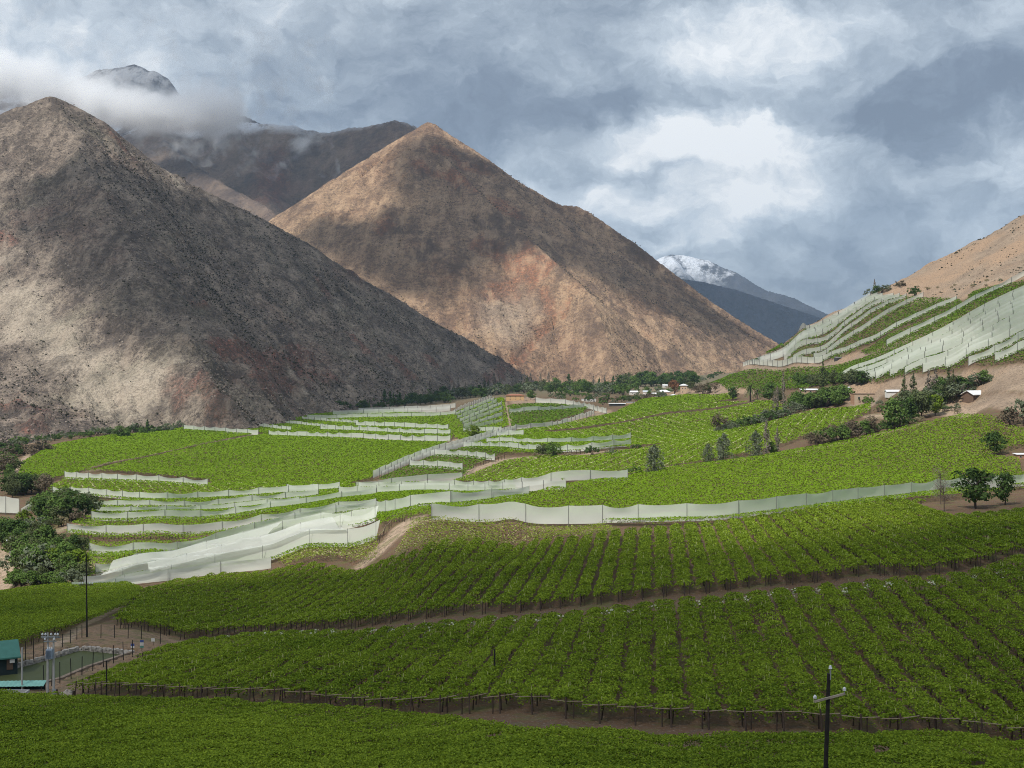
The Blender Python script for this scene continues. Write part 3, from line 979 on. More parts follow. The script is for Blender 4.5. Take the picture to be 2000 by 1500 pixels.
# ---------------------------------------------------------------- clouds overhead, whose shadows lie on the land
def cloud_mat(name, dens):
    m, T = new_mat(name)
    v = T.n('ShaderNodeVolumePrincipled')
    v.inputs['Color'].default_value = (0.93, 0.95, 1.0, 1)
    v.inputs['Density'].default_value = dens
    v.inputs['Anisotropy'].default_value = 0.3
    o = T.n('ShaderNodeOutputMaterial')
    T.put(o.inputs['Volume'], v.outputs[0])
    m.cycles.homogeneous_volume = True
    return m


def shadow_cloud(pts3, alt, thick, soft, dens, label, seed, step=45.0, lump=0.8):
    """a flat-bottomed cloud floating where its shadow falls on PTS3, the outline of shaded land"""
    poly = []
    for x, y, z in pts3:
        t = (alt - z) / sun_dir.z
        poly.append((x + sun_dir.x * t, y + sun_dir.y * t))
    xs, ys = [p[0] for p in poly], [p[1] for p in poly]
    X, Y = gridxy(min(xs) - soft * 2, max(xs) + soft * 2, min(ys) - soft * 2, max(ys) + soft * 2, step)
    d = sdf(poly, X, Y) + fbm(X / (soft * 3.0), Y / (soft * 3.0), 4, seed) * soft * lump
    t = sstep(-soft, soft, d)
    t = t * (0.8 + 0.35 * fbm(X / 500, Y / 500, 4, seed + 5))
    nr, nc = X.shape
    top = np.stack([X, Y, alt + t * thick * 0.75], -1).reshape(-1, 3)
    bot = np.stack([X, Y, alt - t * thick * 0.25], -1).reshape(-1, 3)
    on = (t > 0.004)
    q = on[:-1, :-1] | on[1:, :-1] | on[:-1, 1:] | on[1:, 1:]
    f1 = grid_faces(nr, nc, q)
    f2 = grid_faces(nr, nc, q)[:, ::-1] + nr * nc
    ob = mesh_np('cloud', np.concatenate([top, bot]), np.concatenate([f1, f2]), cloud_mat('cloud_vapour', dens))
    tag(ob, label, 'cloud', kind='structure')
    return ob


def g3(pts):
    return [at(a, b) for a, b in pts]


# over the front vineyards
front = g3([(-60, 1140), (150, 1148), (380, 1133), (560, 1106), (800, 1078), (1000, 1066), (1250, 1084), (1450, 1078), (1700, 1040), (1880, 990), (2100, 960)])
front = [(x, y - (34 if i < 4 else 26 if i < 7 else 20), z) for i, (x, y, z) in enumerate(front)]
front = [(-420, 300, -70)] + front + [(420, 380, -40), (420, -250, -10), (-420, -250, -10)]
shadow_cloud(front, 1750, 60, 30, 0.027, 'grey cloud floating high over the front vineyards', 3, 12.0, 0.5)
# over the near mountain
near = [pix_on(H1, X1, Y1, a, b, 950, 2400) for a, b in [(30, 440), (110, 505), (215, 605), (350, 700), (405, 748), (432, 792), (700, 792), (900, 772), (1030, 752), (1000, 720), (900, 659), (800, 602), (640, 510), (560, 457), (450, 400), (350, 350), (250, 330), (120, 340), (20, 370)]]
i0 = near[13]
near = near[:5] + [(near[5][0] - 4, near[5][1] - 90, near[5][2])] + [(x + 10, y - 170, z) for x, y, z in near[6:9]] + [(x + 90, y + 130, z) for x, y, z in near[9:16]] + near[16:]
shadow_cloud(near, 1850, 70, 24, 0.024, 'long grey cloud floating over the rocky mountain', 11, 14.0, 0.5)
# over the pyramid mountain
pyr = [pix_on(H2, X2, Y2, a, b, 2200, 4200) for a, b in [(800, 290), (850, 275), (940, 312), (1120, 408), (1280, 518), (1420, 622), (1490, 670), (1400, 660), (1300, 610), (1190, 560), (1110, 505), (1040, 470), (980, 515), (930, 545), (860, 590), (760, 575), (640, 500), (580, 470), (620, 440), (720, 445), (800, 400), (770, 340)]]
shadow_cloud(pyr, 2150, 90, 60, 0.034, 'grey cloud floating over the pyramid mountain', 23, 26.0, 0.9)
# over the back ridge and the head of the valley
shadow_cloud([(-2500, 5050, 800), (-1350, 4950, 700), (-800, 4350, 500), (-450, 4300, 500), (-150, 5200, 800), (-300, 6300, 500), (-2600, 6300, 700)], 2700, 420, 160, 0.006, 'broad dark cloud floating over the back ridge', 37, 110.0, 0.5)
shadow_cloud([(600, 8000, 100), (3600, 8000, 100), (4600, 10500, 300), (4200, 12400, 500), (2200, 12600, 500), (700, 10200, 400)], 4300, 500, 400, 0.005, 'dark cloud floating over the head of the valley', 41, 160.0, 0.5)
# ---------------------------------------------------------------- vineyards
MAT_VINE = mat_leaf('vine_leaves', (0.058, 0.110, 0.012), (0.335, 0.445, 0.048), 0.32, 0.03, 1.0)  # wide tone range also paints dark gaps and highlights into the leaves
MAT_VINE_FAR = mat_leaf('valley_vine_leaves', (0.150, 0.250, 0.017), (0.205, 0.318, 0.026), 0.25, 0.012, 0.7)
MAT_VINE_YEL = mat_leaf('young_vine_leaves', (0.150, 0.210, 0.020), (0.270, 0.340, 0.050), 0.25, 0.03, 1.0, (0.44, 0.40, 0.23), 0.10)
MAT_VINE_HILL = mat_leaf('hillside_vine_leaves', (0.085, 0.160, 0.016), (0.145, 0.245, 0.028), 0.25, 0.02)
MAT_WOOD = mat_plain('trellis_wood', (0.060, 0.042, 0.032), 0.9, 0.4, 3.0)
MAT_PALE = mat_plain('dry_cover_leaves', (0.38, 0.40, 0.28), 0.8, 0.25, 2.0)
MAT_WIRE = mat_plain('trellis_pole', (0.30, 0.24, 0.17), 0.8, 0.3, 2.0)
ROWX = 0.11      # the rows run up the valley: x shifts by this much per metre of y


def scatter(poly, dens, h, size, row=None, g=None, hvar=0.25, size_d=0.0, drop=0.12):
    """points of leaf clumps over a plan polygon; SIZE grows with distance where SIZE_D is given"""
    g = g or rng
    xs, ys = [p[0] for p in poly], [p[1] for p in poly]
    area = (max(xs) - min(xs)) * (max(ys) - min(ys))
    n = int(area * dens)
    x = g.uniform(min(xs), max(xs), n)
    y = g.uniform(min(ys), max(ys), n)
    if size_d:
        # thin out with distance while the clumps grow
        y0 = min(ys)
        keep = g.random(n) < np.minimum(1, (y0 / y) ** 2)
        x, y = x[keep], y[keep]
    k = inside(poly, x, y)
    x, y = x[k], y[k]
    e = sdf(poly, x, y) if len(poly) < 40 else np.full(len(x), 9.0)
    if row:
        dirx, sp, gap, jit = row
        s = (x - dirx * y) / math.sqrt(1 + dirx * dirx)
        f = np.abs((s / sp) % 1.0 - 0.5) * sp + vnoise(x / 2.2, y / 2.2, 4) * jit
        k = f < (sp - gap) / 2
        x, y, e = x[k], y[k], e[k]
    z = ground(x, y)
    hh = h + vnoise(x / 3.1, y / 3.1, 12) * hvar + vnoise(x / 0.9, y / 0.9, 13) * hvar * 0.6 + g.normal(size=len(x)) * 0.06
    hh = hh - (g.random(len(x)) < drop) * g.random(len(x)) * h * 0.45
    edge = (e < 0.8) & (g.random(len(x)) < 0.5)
    hh = np.where(edge, h * g.uniform(0.55, 1.0, len(x)), hh)
    sz = size if not size_d else np.maximum(size, size_d * y)
    return np.stack([x, y, z + hh], -1), sz


def crop(name, poly, dens, h, size, mat, label, row=None, size_d=0.0, tilt=0.55, hvar=0.25, holes=(), drop=0.12, lines=None):
    P, sz = scatter(poly, dens, h, size, row, hvar=hvar, size_d=size_d, drop=drop)
    for hp in holes:
        k = ~inside(hp, P[:, 0], P[:, 1])
        P = P[k]
        sz = sz[k] if hasattr(sz, '__len__') else sz
    V, Fc = cards(P, sz, tilt=tilt)
    rnd = rng.random(len(Fc)) ** 1.5
    if lines:
        s = (P[:, 0] - lines[0] * P[:, 1]) / math.sqrt(1 + lines[0] ** 2)
        near_ = np.abs((s / lines[1]) % 1.0 - 0.5) * lines[1] < lines[2]
        rnd = np.where(near_ & (rng.random(len(rnd)) < 0.55), 2.0, rnd)
    ob = mesh_np(name, V, Fc, mat, attrs={'rnd': ('FACE', rnd)})
    tag(ob, label, kind='stuff')
    return ob


# front field: one unbroken canopy under the camera
C_POLY = [(-75, 122), (-66, 88), (-60, 84)] + plan([(700, 1545), (1400, 1560), (2080, 1560), (2350, 1560)], 2.0) + plan([(2350, 1450), (2080, 1440), (1900, 1431), (1750, 1424), (1600, 1431), (1450, 1427), (1250, 1430), (1130, 1418), (1050, 1426), (960, 1410), (840, 1390), (720, 1384), (560, 1374), (420, 1365), (260, 1360), (100, 1355), (-60, 1354), (-260, 1352)], 2.0)
bare_c = [plan([(a - 18, b + 8), (a + 18, b + 8), (a + 16, b - 9), (a - 16, b - 9)], 2.0) for a, b in ((1352, 1452), (1912, 1488), (965, 1437), (1722, 1466))]
crop('vine_canopy', C_POLY, 115, 2.0, 0.185, MAT_VINE, 'continuous dark green vine canopy along the bottom of the view', hvar=0.55, holes=bare_c)
# left field below the brow
D_POLY = plan([(-220, 1330), (-60, 1282), (0, 1262), (60, 1243), (120, 1222), (180, 1200), (230, 1180), (268, 1162), (280, 1146), (240, 1133), (100, 1140), (-60, 1149), (-220, 1156)], 2.0)
crop('vine_canopy', D_POLY, 36, 2.0, 0.27, MAT_VINE, 'smooth vine canopy at the left edge behind the green roofed pump house', hvar=0.35)

# the two big foreground fields, row by row
A_POLY = plan([(128, 1352), (190, 1362), (500, 1376), (900, 1396), (1150, 1412), (1400, 1425), (1700, 1441), (2080, 1455), (2330, 1466)]) + plan([(2330, 1070), (2080, 1092), (1900, 1109), (1700, 1131), (1500, 1150), (1300, 1171), (1000, 1202), (800, 1219), (600, 1230), (480, 1235), (400, 1245), (330, 1256), (240, 1293), (150, 1334)], 2.0)
B_POLY = plan([(196, 1228), (320, 1240), (352, 1250), (450, 1242), (700, 1227), (1000, 1198), (1300, 1166), (1500, 1145), (1700, 1125), (2080, 1096), (2230, 1083)]) + plan([(2230, 965), (2080, 980), (1960, 996), (1880, 1003), (1825, 996), (1795, 974), (1740, 971), (1620, 985), (1500, 1003), (1400, 1016), (1300, 1026), (1200, 1035), (1100, 1048), (1000, 1060), (800, 1078), (620, 1097), (420, 1119), (320, 1134), (280, 1146), (255, 1172), (226, 1206)], 2.0)


def row_spans(poly, k, sp):
    """stretches of row K that lie inside POLY"""
    c = math.sqrt(1 + ROWX * ROWX)
    ys = np.arange(90, 420, 0.5)
    xs = (k + 0.5) * sp * c + ROWX * ys
    on = inside(poly, xs, ys)
    spans, st = [], None
    for i, o in enumerate(on):
        if o and st is None:
            st = i
        if (not o or i == len(on) - 1) and st is not None:
            if i - st > 4:
                spans.append((ys[st], ys[i - 1]))
            st = None
    return spans


def vine_row(k, y0, y1, sp, label, group, dens, size, pale_end, gapw, poles):
    c = math.sqrt(1 + ROWX * ROWX)
    X0 = (k + 0.5) * sp * c
    L = y1 - y0
    hw = (sp - gapw) / 2
    root = empty('vine_row', (X0 + ROWX * y0, y0, float(ground(X0 + ROWX * y0, y0))))
    tag(root, label, 'vine row', group)
    base = np.array(root.location)
    n = int(L * sp * dens * 1.15)
    y = rng.uniform(y0, y1, n)
    off = np.clip(rng.normal(size=n) * 0.62, -1.05, 1.05) * hw
    off = np.where(rng.random(n) < 0.55, rng.uniform(-1, 1, n) * hw, off)
    wv = 0.72 + 0.5 * (vnoise(y / 2.1 + k * 7.7, np.full(n, k * 3.1), 8) + 0.5)
    off = off * wv
    # vines that are missing or thin
    thin = vnoise(y / 4.3 + k * 31.7, np.full(n, k * 1.7), 19)
    keep = rng.random(n) < np.where(thin < -0.36, 0.35, 1.0)
    y, off = y[keep], off[keep]
    x = X0 + ROWX * y + off
    hgt = 2.0 + vnoise(x / 1.6, y / 1.6, 3) * 0.6 + rng.normal(size=len(x)) * 0.07
    hgt -= (np.abs(off) / hw) ** 2 * 0.3
    hgt -= (rng.random(len(x)) < 0.15) * rng.random(len(x)) * 0.9
    P = np.stack([x, y, ground(x, y) + hgt], -1) - base
    V, Fc = cards(P, size, tilt=0.6)
    # upright young shoots
    ns = max(2, int(L * 0.2))
    ys_ = rng.uniform(y0, y1, ns)
    xs_ = X0 + ROWX * ys_ + rng.normal(size=ns) * 0.25
    zs_ = ground(xs_, ys_) + 2.25
    S = np.stack([xs_, ys_, zs_], -1) - base
    w = 0.03 + size * 0.04
    dv = np.array([[-w, 0, -0.25], [w, 0, -0.25], [w * 0.6, 0, 0.26], [-w * 0.6, 0, 0.26]])
    V2 = (S[:, None] + dv[None]).reshape(-1, 3)
    F2 = np.arange(4 * ns).reshape(ns, 4) + len(V)
    rnd = np.concatenate([rng.random(len(Fc)) ** 1.5 * rng.uniform(0.9, 1.1), np.full(ns, 1.6)])
    mesh_np('canopy', np.concatenate([V, V2]), np.concatenate([Fc, F2]), MAT_VINE, root, {'rnd': ('FACE', rnd)})
    # trunks and stakes under the row
    ty = np.arange(y0 + 1.5, y1 - 1, 3.2)
    if len(ty):
        mb = MB()
        for yy in ty:
            xx = X0 + ROWX * yy + random.uniform(-0.15, 0.15)
            zz = float(ground(xx, yy))
            a = Vector((xx, yy, zz - 0.1)) - Vector(base)
            b = Vector((xx + random.uniform(-0.25, 0.25), yy + random.uniform(-0.25, 0.25), zz + 1.95)) - Vector(base)
            mb.tube([a, b], [0.075, 0.06], 4, cap=False)
        tag(mb.build('trunks', MAT_WOOD, root), kind='stuff')
    for yy, lean in ((y0, -0.35), (y1, 0.3)):
        mb = MB()
        xx = X0 + ROWX * yy
        zz = float(ground(xx, yy))
        a = Vector((xx, yy + lean * 1.6, zz - 0.2)) - Vector(base)
        b = Vector((xx + random.uniform(-0.1, 0.1), yy, zz + 2.15)) - Vector(base)
        mb.tube([a, b], [0.10, 0.085], 6)
        if random.random() < 0.6:
            xx2 = xx + random.uniform(0.5, 0.9) * random.choice((-1, 1))
            zz2 = float(ground(xx2, yy))
            mb.tube([Vector((xx2, yy, zz2 - 0.2)) - Vector(base), Vector((xx2, yy, zz2 + 1.95)) - Vector(base)], 0.07, 5)
        mb.build('end_post', MAT_WOOD, root)
    if poles:
        mb = MB()
        xx = X0 + ROWX * y0
        h = sp * c * 0.5
        za, zb = float(ground(xx - h, y0)), float(ground(xx + h, y0))
        mb.tube([Vector((xx - h, y0 - 0.1, za + 1.86)) - Vector(base), Vector((xx, y0 - 0.1, (za + zb) / 2 + 1.80 + random.uniform(-.1, .1))) - Vector(base), Vector((xx + h, y0 - 0.1, zb + 1.86)) - Vector(base)], 0.045, 4)
        mb.build('edge_pole', MAT_WIRE, root)
    if pale_end and random.random() < 0.85:
        pn = random.randint(8, 20)
        py_ = y1 - random.uniform(3.5, 7.5) + rng.normal(size=pn) * random.uniform(0.6, 1.5)
        px_ = X0 + ROWX * py_ + sp * 0.5 + rng.normal(size=pn) * 0.35
        PP = np.stack([px_, py_, ground(px_, py_) + 1.95 + rng.normal(size=pn) * 0.2], -1) - base
        V, Fc = cards(PP, 0.34, tilt=0.6)
        tag(mesh_np('dry_cover', V, Fc, MAT_PALE, root), kind='stuff')
    return root


SP = 3.5
for k in range(-60, 60):
    for y0, y1 in row_spans(A_POLY, k, SP):
        vine_row(k, y0, y1, SP, 'long trellised vine row in the dark field in front of the middle lane', 'vine rows of the lower dark field', 46, 0.235, y1 - y0 > 20, random.uniform(0.25, 0.8), True)
for k in range(-75, 75):
    for y0, y1 in row_spans(B_POLY, k, SP):
        vine_row(k, y0, y1, SP, 'long trellised vine row between the middle lane and the long white net', 'vine rows of the upper field', 27, 0.30, False, random.uniform(0.55, 1.1), False)

# fields of the valley floor: one canopy each
PX = 0.0013


def field(pts, label, mat=None, dens_f=1.25, row=None, h=2.0, name='vineyard', holes=(), tilt=0.32, hvar=0.10, lines=None):
    poly = plan(pts, h * 0.8)
    y0 = min(p[1] for p in poly)
    s = PX * y0
    return crop(name, poly, dens_f / (s * s), h, s, mat or MAT_VINE_FAR, label, row, size_d=PX, hvar=hvar, holes=[plan(q, h * 0.8) for q in holes], tilt=tilt, drop=0.05, lines=lines)


# just behind the third field
field([(738, 1040), (736, 1085), (660, 1086), (560, 1103), (536, 1092), (660, 1070), (735, 1048)], 'sunlit vine patch left of the pale dirt track', MAT_VINE_YEL)
field([(805, 1017), (770, 1080), (860, 1078), (1000, 1064), (1140, 1048), (1210, 1036), (1180, 1024), (1000, 1011), (850, 1010)], 'sunlit yellowish vine patch right of the pale dirt track, below the long net', MAT_VINE_YEL, 1.0)
field([(735, 1010), (742, 1024), (762, 1018), (800, 1008), (842, 1006), (842, 990), (800, 993), (740, 1004)], 'small vine patch at the top end of the dirt track', MAT_VINE_FAR)
field([(1170, 1018), (1300, 1022), (1460, 1010), (1600, 992), (1790, 972), (1860, 968), (1990, 955), (2080, 950), (2080, 938), (1700, 962), (1400, 1000)], 'narrow strip of vines along the foot of the long net', MAT_VINE_FAR)
# big slope behind the long net
field([(842, 980), (1040, 962), (1110, 945), (1230, 928), (1300, 914), (1420, 899), (1540, 880), (1700, 848), (1800, 826), (1880, 808), (1950, 818), (1965, 830), (2080, 830), (2080, 880), (1990, 868), (1930, 888), (1990, 895), (1996, 922), (2080, 930), (1900, 944), (1750, 964), (1600, 978), (1400, 996), (1200, 1002), (1000, 998), (850, 998)],
      'broad bright green vineyard slope behind the long white net', MAT_VINE_FAR, 1.35)
field([(925, 924), (985, 900), (1060, 889), (1160, 890), (1235, 878), (1330, 860), (1420, 840), (1520, 819), (1600, 798), (1700, 786), (1700, 802), (1640, 832), (1560, 854), (1520, 869), (1470, 882), (1380, 900), (1230, 926), (1140, 930), (1100, 936), (950, 940), (880, 940)],
      'yellow green vineyard strip in front of the willow trees', MAT_VINE_FAR, 1.25, lines=(ROWX + 0.2, 6.0, 0.4))
field([(1010, 840), (1170, 812), (1250, 792), (1330, 782), (1480, 782), (1520, 784), (1540, 800), (1440, 836), (1390, 857), (1230, 870), (1080, 872), (1000, 858)],
      'bright vineyard with pale row lines below the village', MAT_VINE_FAR, 1.25, lines=(-0.04, 8.5, 0.5), holes=[[(1040, 842), (1300, 806), (1470, 782), (1476, 785), (1300, 810), (1045, 846)]])  # the strip cut from the vines imitates a hedge's dark shadow line
field([(1200, 806), (1260, 778), (1340, 770), (1430, 768), (1440, 778), (1330, 787), (1220, 812), (1150, 820)], 'smooth bright vineyard just below the village roofs', MAT_VINE_FAR)
field([(1380, 750), (1440, 728), (1500, 722), (1600, 716), (1660, 706), (1740, 684), (1800, 674), (1850, 690), (1760, 716), (1650, 738), (1600, 752), (1500, 758), (1420, 760)], 'dark green field at the foot of the net covered hillside', MAT_VINE_HILL, 1.6)
# the flat left field in two halves
field([(34, 935), (42, 903), (100, 870), (210, 850), (360, 834), (500, 845), (420, 862), (300, 888), (175, 914), (90, 936)], 'flat bright vineyard at the far left below the rocky mountain', MAT_VINE_FAR, 1.6)
field([(185, 916), (310, 889), (430, 863), (520, 846), (700, 856), (878, 862), (830, 884), (740, 920), (722, 934), (660, 948), (420, 950), (410, 936), (300, 926), (130, 918)], 'large flat bright vineyard in the middle of the valley', MAT_VINE_FAR, 1.6)
field([(90, 952), (126, 932), (405, 943), (690, 940), (660, 964), (500, 966), (300, 980), (100, 962)], 'vineyard strip with sparse rows between two left nets', MAT_VINE_FAR, 1.1, lines=(ROWX - 0.5, 5.0, 0.35))
field([(160, 984), (300, 970), (600, 952), (1000, 936), (1010, 956), (640, 980), (640, 996), (500, 998), (300, 1000), (180, 1002)], 'thin green strip between the left nets', MAT_VINE_FAR)
field([(140, 1020), (180, 998), (600, 974), (760, 960), (880, 960), (740, 990), (560, 1010), (420, 1026), (170, 1032)], 'green strip under the second group of left nets', MAT_VINE_FAR)
field([(125, 1036), (300, 1038), (560, 1010), (840, 968), (860, 988), (560, 1034), (400, 1047), (310, 1050), (140, 1046)], 'green strip between the lower left nets', MAT_VINE_FAR)
field([(140, 1054), (300, 1056), (420, 1046), (640, 1012), (700, 1016), (420, 1076), (300, 1086), (170, 1088), (150, 1070)], 'green strip below the row of bare trellis at the left', MAT_VINE_FAR)
field([(172, 1082), (330, 1078), (420, 1066), (300, 1102), (190, 1122), (168, 1126)], 'small green wedge beside the thicket of riverside trees', MAT_VINE_FAR)
field([(190, 1134), (330, 1112), (560, 1066), (735, 1034), (735, 1048), (530, 1092), (330, 1122)], 'green ground under the lowest group of nets', MAT_VINE_FAR)
# behind, up to the mountain foot
field([(380, 832), (470, 826), (560, 814), (640, 806), (760, 802), (880, 806), (884, 846), (880, 858), (700, 852), (520, 846), (440, 838)], 'bright field with long nets at the foot of the rocky mountain', MAT_VINE_FAR, 1.6)
field([(884, 850), (880, 808), (930, 790), (980, 776), (986, 784), (994, 830), (960, 846), (900, 858)], 'vine terraces below the two storey house', MAT_VINE_FAR, 1.3)
field([(990, 792), (1080, 788), (1150, 794), (1140, 806), (1070, 826), (1000, 834)], 'dark green vine block right of the path to the house', MAT_VINE_HILL, 1.3)
field([(740, 934), (800, 908), (860, 884), (930, 868), (1000, 872), (980, 886), (930, 906), (900, 934), (760, 946)], 'dark green vine terraces with short nets below the slanting net', MAT_VINE_HILL, 1.3, (0.3, 5.0, 1.4, 0.5))
field([(905, 868), (970, 850), (1030, 838), (1230, 858), (1230, 872), (1060, 884), (960, 882)], 'green strip between the two long mid valley nets', MAT_VINE_FAR)
# hillside under nets
field([(1452, 712), (1500, 690), (1600, 632), (1700, 578), (1760, 577), (1870, 582), (1880, 590), (1760, 640), (1640, 698), (1600, 704), (1540, 708)], 'vineyard on the left part of the hillside under slanting nets', MAT_VINE_HILL, 1.5)
field([(1680, 686), (1760, 644), (1890, 584), (1900, 570), (2000, 548), (2100, 525), (2100, 612), (2000, 606), (1880, 650), (1770, 690), (1720, 690)], 'vineyard on the upper right hillside', MAT_VINE_HILL, 1.5)
field([(1640, 738), (1760, 700), (1900, 646), (2000, 604), (2100, 565), (2100, 704), (2000, 706), (1880, 714), (1780, 728), (1690, 742)], 'vineyard on the right hillside above the cut bank', MAT_VINE_HILL, 1.5)
field([(1888, 580), (1900, 570), (1950, 556), (1955, 566), (1910, 582)], 'small dark vineyard corner below the bare slope', MAT_VINE_HILL, 1.5)
# ---------------------------------------------------------------- white windbreak nets
def net_mat(name, col, clear):
    m, T = new_mat(name)
    ps = T.pos()
    nz = T.noise(ps, 0.25, 4, 0.6)
    c = T.mix(nz, tuple(x * 0.88 for x in col), col)
    d = T.n('ShaderNodeBsdfDiffuse')
    T.put(d.inputs[0], c)
    tl = T.n('ShaderNodeBsdfTranslucent')
    T.put(tl.inputs[0], c)
    tr = T.n('ShaderNodeBsdfTransparent')
    a = T.n('ShaderNodeMixShader')
    a.inputs[0].default_value = 0.42
    T.put(a.inputs[1], d.outputs[0])
    T.put(a.inputs[2], tl.outputs[0])
    b = T.n('ShaderNodeMixShader')
    T.put(b.inputs[0], T.math('MULTIPLY_ADD', nz, 0.16, clear - 0.08))
    T.put(b.inputs[1], a.outputs[0])
    T.put(b.inputs[2], tr.outputs[0])
    finish(T, b.outputs[0])
    return m


MAT_NET = net_mat('white_net', (0.86, 0.89, 0.79), 0.25)
MAT_NET_THIN = net_mat('thin_net', (0.84, 0.87, 0.80), 0.42)
MAT_POST = mat_plain('net_post', (0.12, 0.12, 0.115), 0.7, 0.2, 2.0)


TOPS = {}


def roof_sheet(front, back, t0=0.0, t1=1.0, sag=0.9):
    """a sheet of netting slung between the top wires of two nets, a part of the front one"""
    (rf, A), (_rb, B) = front, back
    n, rows = 60, 7
    t = np.linspace(t0, t1, n)
    a = np.stack([np.interp(t, np.linspace(0, 1, len(A)), A[:, i]) for i in range(3)], 1)
    # the nearest reach of the back wire at the same share of its length
    b = np.stack([np.interp(t, np.linspace(0, 1, len(B)), B[:, i]) for i in range(3)], 1)
    V = []
    for r in range(rows):
        f = r / (rows - 1)
        p = a * (1 - f) + b * f
        p[:, 2] -= np.sin(np.pi * f) * sag * (0.6 + 0.55 * np.sin(t * 43 + 1.7 * r) * np.sin(t * 19)) + 0.03
        V.append(p)
    mesh_np('roof_sheet', np.stack(V) - np.array(rf.location), grid_faces(rows, n), MAT_NET_THIN, rf, smooth=True)


def net(pts, hpx, label, span=14.0, sag=0.24, group=None, mat=None, level=1.9, lean=0.0, posts=True, foot=None, billow=0.35):
    """a curtain of netting on posts; PTS run along its visible foot, HPX is its height in picture rows (one number or one per point)"""
    hp = hpx if hasattr(hpx, '__len__') else [hpx] * len(pts)
    q = []
    for (a, b), h in zip(pts, hp):
        x, y, z = at(a, b, level)
        q.append((x, y, h * y / F))
    # even spacing along the plan line
    q = np.array(q)
    L = np.concatenate([[0], np.cumsum(np.hypot(np.diff(q[:, 0]), np.diff(q[:, 1])))])
    if len(q) > 2:      # soften the corners of the line
        tt = np.linspace(0, L[-1], max(12, int(L[-1] / 6)))
        qs = np.stack([np.interp(tt, L, q[:, i]) for i in range(3)], 1)
        for _ in range(4):
            qs[1:-1] = (qs[:-2] + 2 * qs[1:-1] + qs[2:]) / 4
        q = qs
        L = np.concatenate([[0], np.cumsum(np.hypot(np.diff(q[:, 0]), np.diff(q[:, 1])))])
    tot = L[-1]
    nb = max(1, round(tot / span))
    per = 8
    n = nb * per + 1
    t = np.linspace(0, tot, n)
    x, y, hv = (np.interp(t, L, q[:, i]) for i in range(3))
    z0 = ground(x, y)
    f = (np.arange(n) % per) / per
    bay = np.arange(n) // per
    br = np.random.default_rng(int(abs(pts[0][0]) * 7 + pts[0][1]))
    bs = br.uniform(0.3, 1.7, nb + 1)
    bs = np.where(br.random(nb + 1) < 0.15, 0.1, bs)
    topv = level + hv
    sagv = 4 * f * (1 - f) * bs[np.minimum(bay, nb - 1)] * sag * hv
    tx, ty = np.gradient(x), np.gradient(y)
    tl = np.hypot(tx, ty) + 1e-9
    nx, ny = -ty / tl, tx / tl
    org = np.array([x[0], y[0], z0[0]])
    rows = 5
    V = []
    lo = foot if foot is not None else level - 1.0
    for r in range(rows):
        fr = r / (rows - 1)
        zz = z0 + lo + (topv - sagv - lo) * fr
        bel = np.sin(np.pi * fr) * np.sin(np.pi * f) * billow * (0.5 + bs[np.minimum(bay, nb - 1)]) + lean * fr * hv
        V.append(np.stack([x + nx * bel, y + ny * bel, zz], -1))
    V = np.stack(V) - org
    root = empty('windbreak_net', tuple(org))
    tag(root, label, 'windbreak net', group)
    mesh_np('netting', V, grid_faces(rows, n), mat or MAT_NET, root, smooth=True)
    TOPS[label] = np.stack([x, y, z0 + topv - 0.12], -1)
    if posts:
        pr = max(0.06, 0.00016 * float(np.mean(y)))
        for i in range(0, n, per):
            mb = MB()
            o = Vector((x[i] - nx[i] * 0.12, y[i] - ny[i] * 0.12 - pr, z0[i])) - Vector(org)
            mb.tube([o + Vector((0, 0, -0.2)), o + Vector((0, 0, topv[i] + 0.15))], pr, 5)
            mb.build('post', MAT_POST, root)
    return root


# the long net across the picture
net([(842, 1010), (925, 1009), (1010, 1010), (1095, 1012), (1185, 1014), (1275, 1014), (1385, 1011), (1485, 1000), (1590, 986), (1690, 972), (1795, 961), (1900, 950), (2020, 936), (2090, 928)],
    [27, 28, 29, 29, 28, 28, 27, 26, 24, 22, 21, 20, 19, 19], 'longest and nearest white net, curving across the whole right half', 13.5, 0.18, lean=0.0)
# lower left group
G1 = 'long white nets of the lower left vineyards'
net([(126, 931), (200, 935), (266, 938), (406, 946)], 11, 'short white net alone above the left groups, below the flat bright field')
net([(103, 961), (200, 966), (300, 976), (400, 970), (500, 965), (622, 958)], [11, 12, 12, 12, 13, 13], 'uppermost long net of the lower left group, bending at its middle')
net([(560, 957), (664, 953)], 12, 'short net stub at the right end of the uppermost left net')
net([(168, 986), (330, 989), (420, 985), (490, 978), (622, 966)], [10, 10, 11, 11, 11], 'second long net of the lower left group, counted from above')
net([(188, 998), (300, 998), (400, 993), (585, 979)], 9, 'third long net of the lower left group, close behind a wider one')
net([(178, 1011), (315, 1010), (420, 1005), (525, 993), (590, 984), (735, 964)], [13, 13, 13, 12, 11, 11], 'wide net of the lower left group that starts beside the bushy trees')
net([(131, 1035), (220, 1038), (315, 1039), (420, 1031), (525, 1015), (660, 991), (735, 985)], [13, 14, 14, 13, 13, 12, 12], 'net above the row of bare trellis posts at the left')
net([(174, 1076), (240, 1077), (301, 1076), (385, 1063), (525, 1026), (640, 1004), (735, 990)], [16, 15, 14, 14, 15, 16, 16], 'net below the row of bare trellis posts, its left end by the thicket')
NA = net([(187, 1119), (240, 1110), (330, 1093), (440, 1068), (560, 1034), (660, 1018), (733, 1010)], [18, 18, 19, 21, 22, 22, 22], 'long slanting net crossing the lowest left group from its left corner', 13, 0.26, lean=0.35)
NB = net([(165, 1136), (240, 1126), (330, 1108), (440, 1082), (560, 1052), (660, 1028), (733, 1012)], [10, 14, 20, 22, 22, 24, 24], 'slanting net second from the front in the lowest left group', 13, 0.28, lean=0.45)
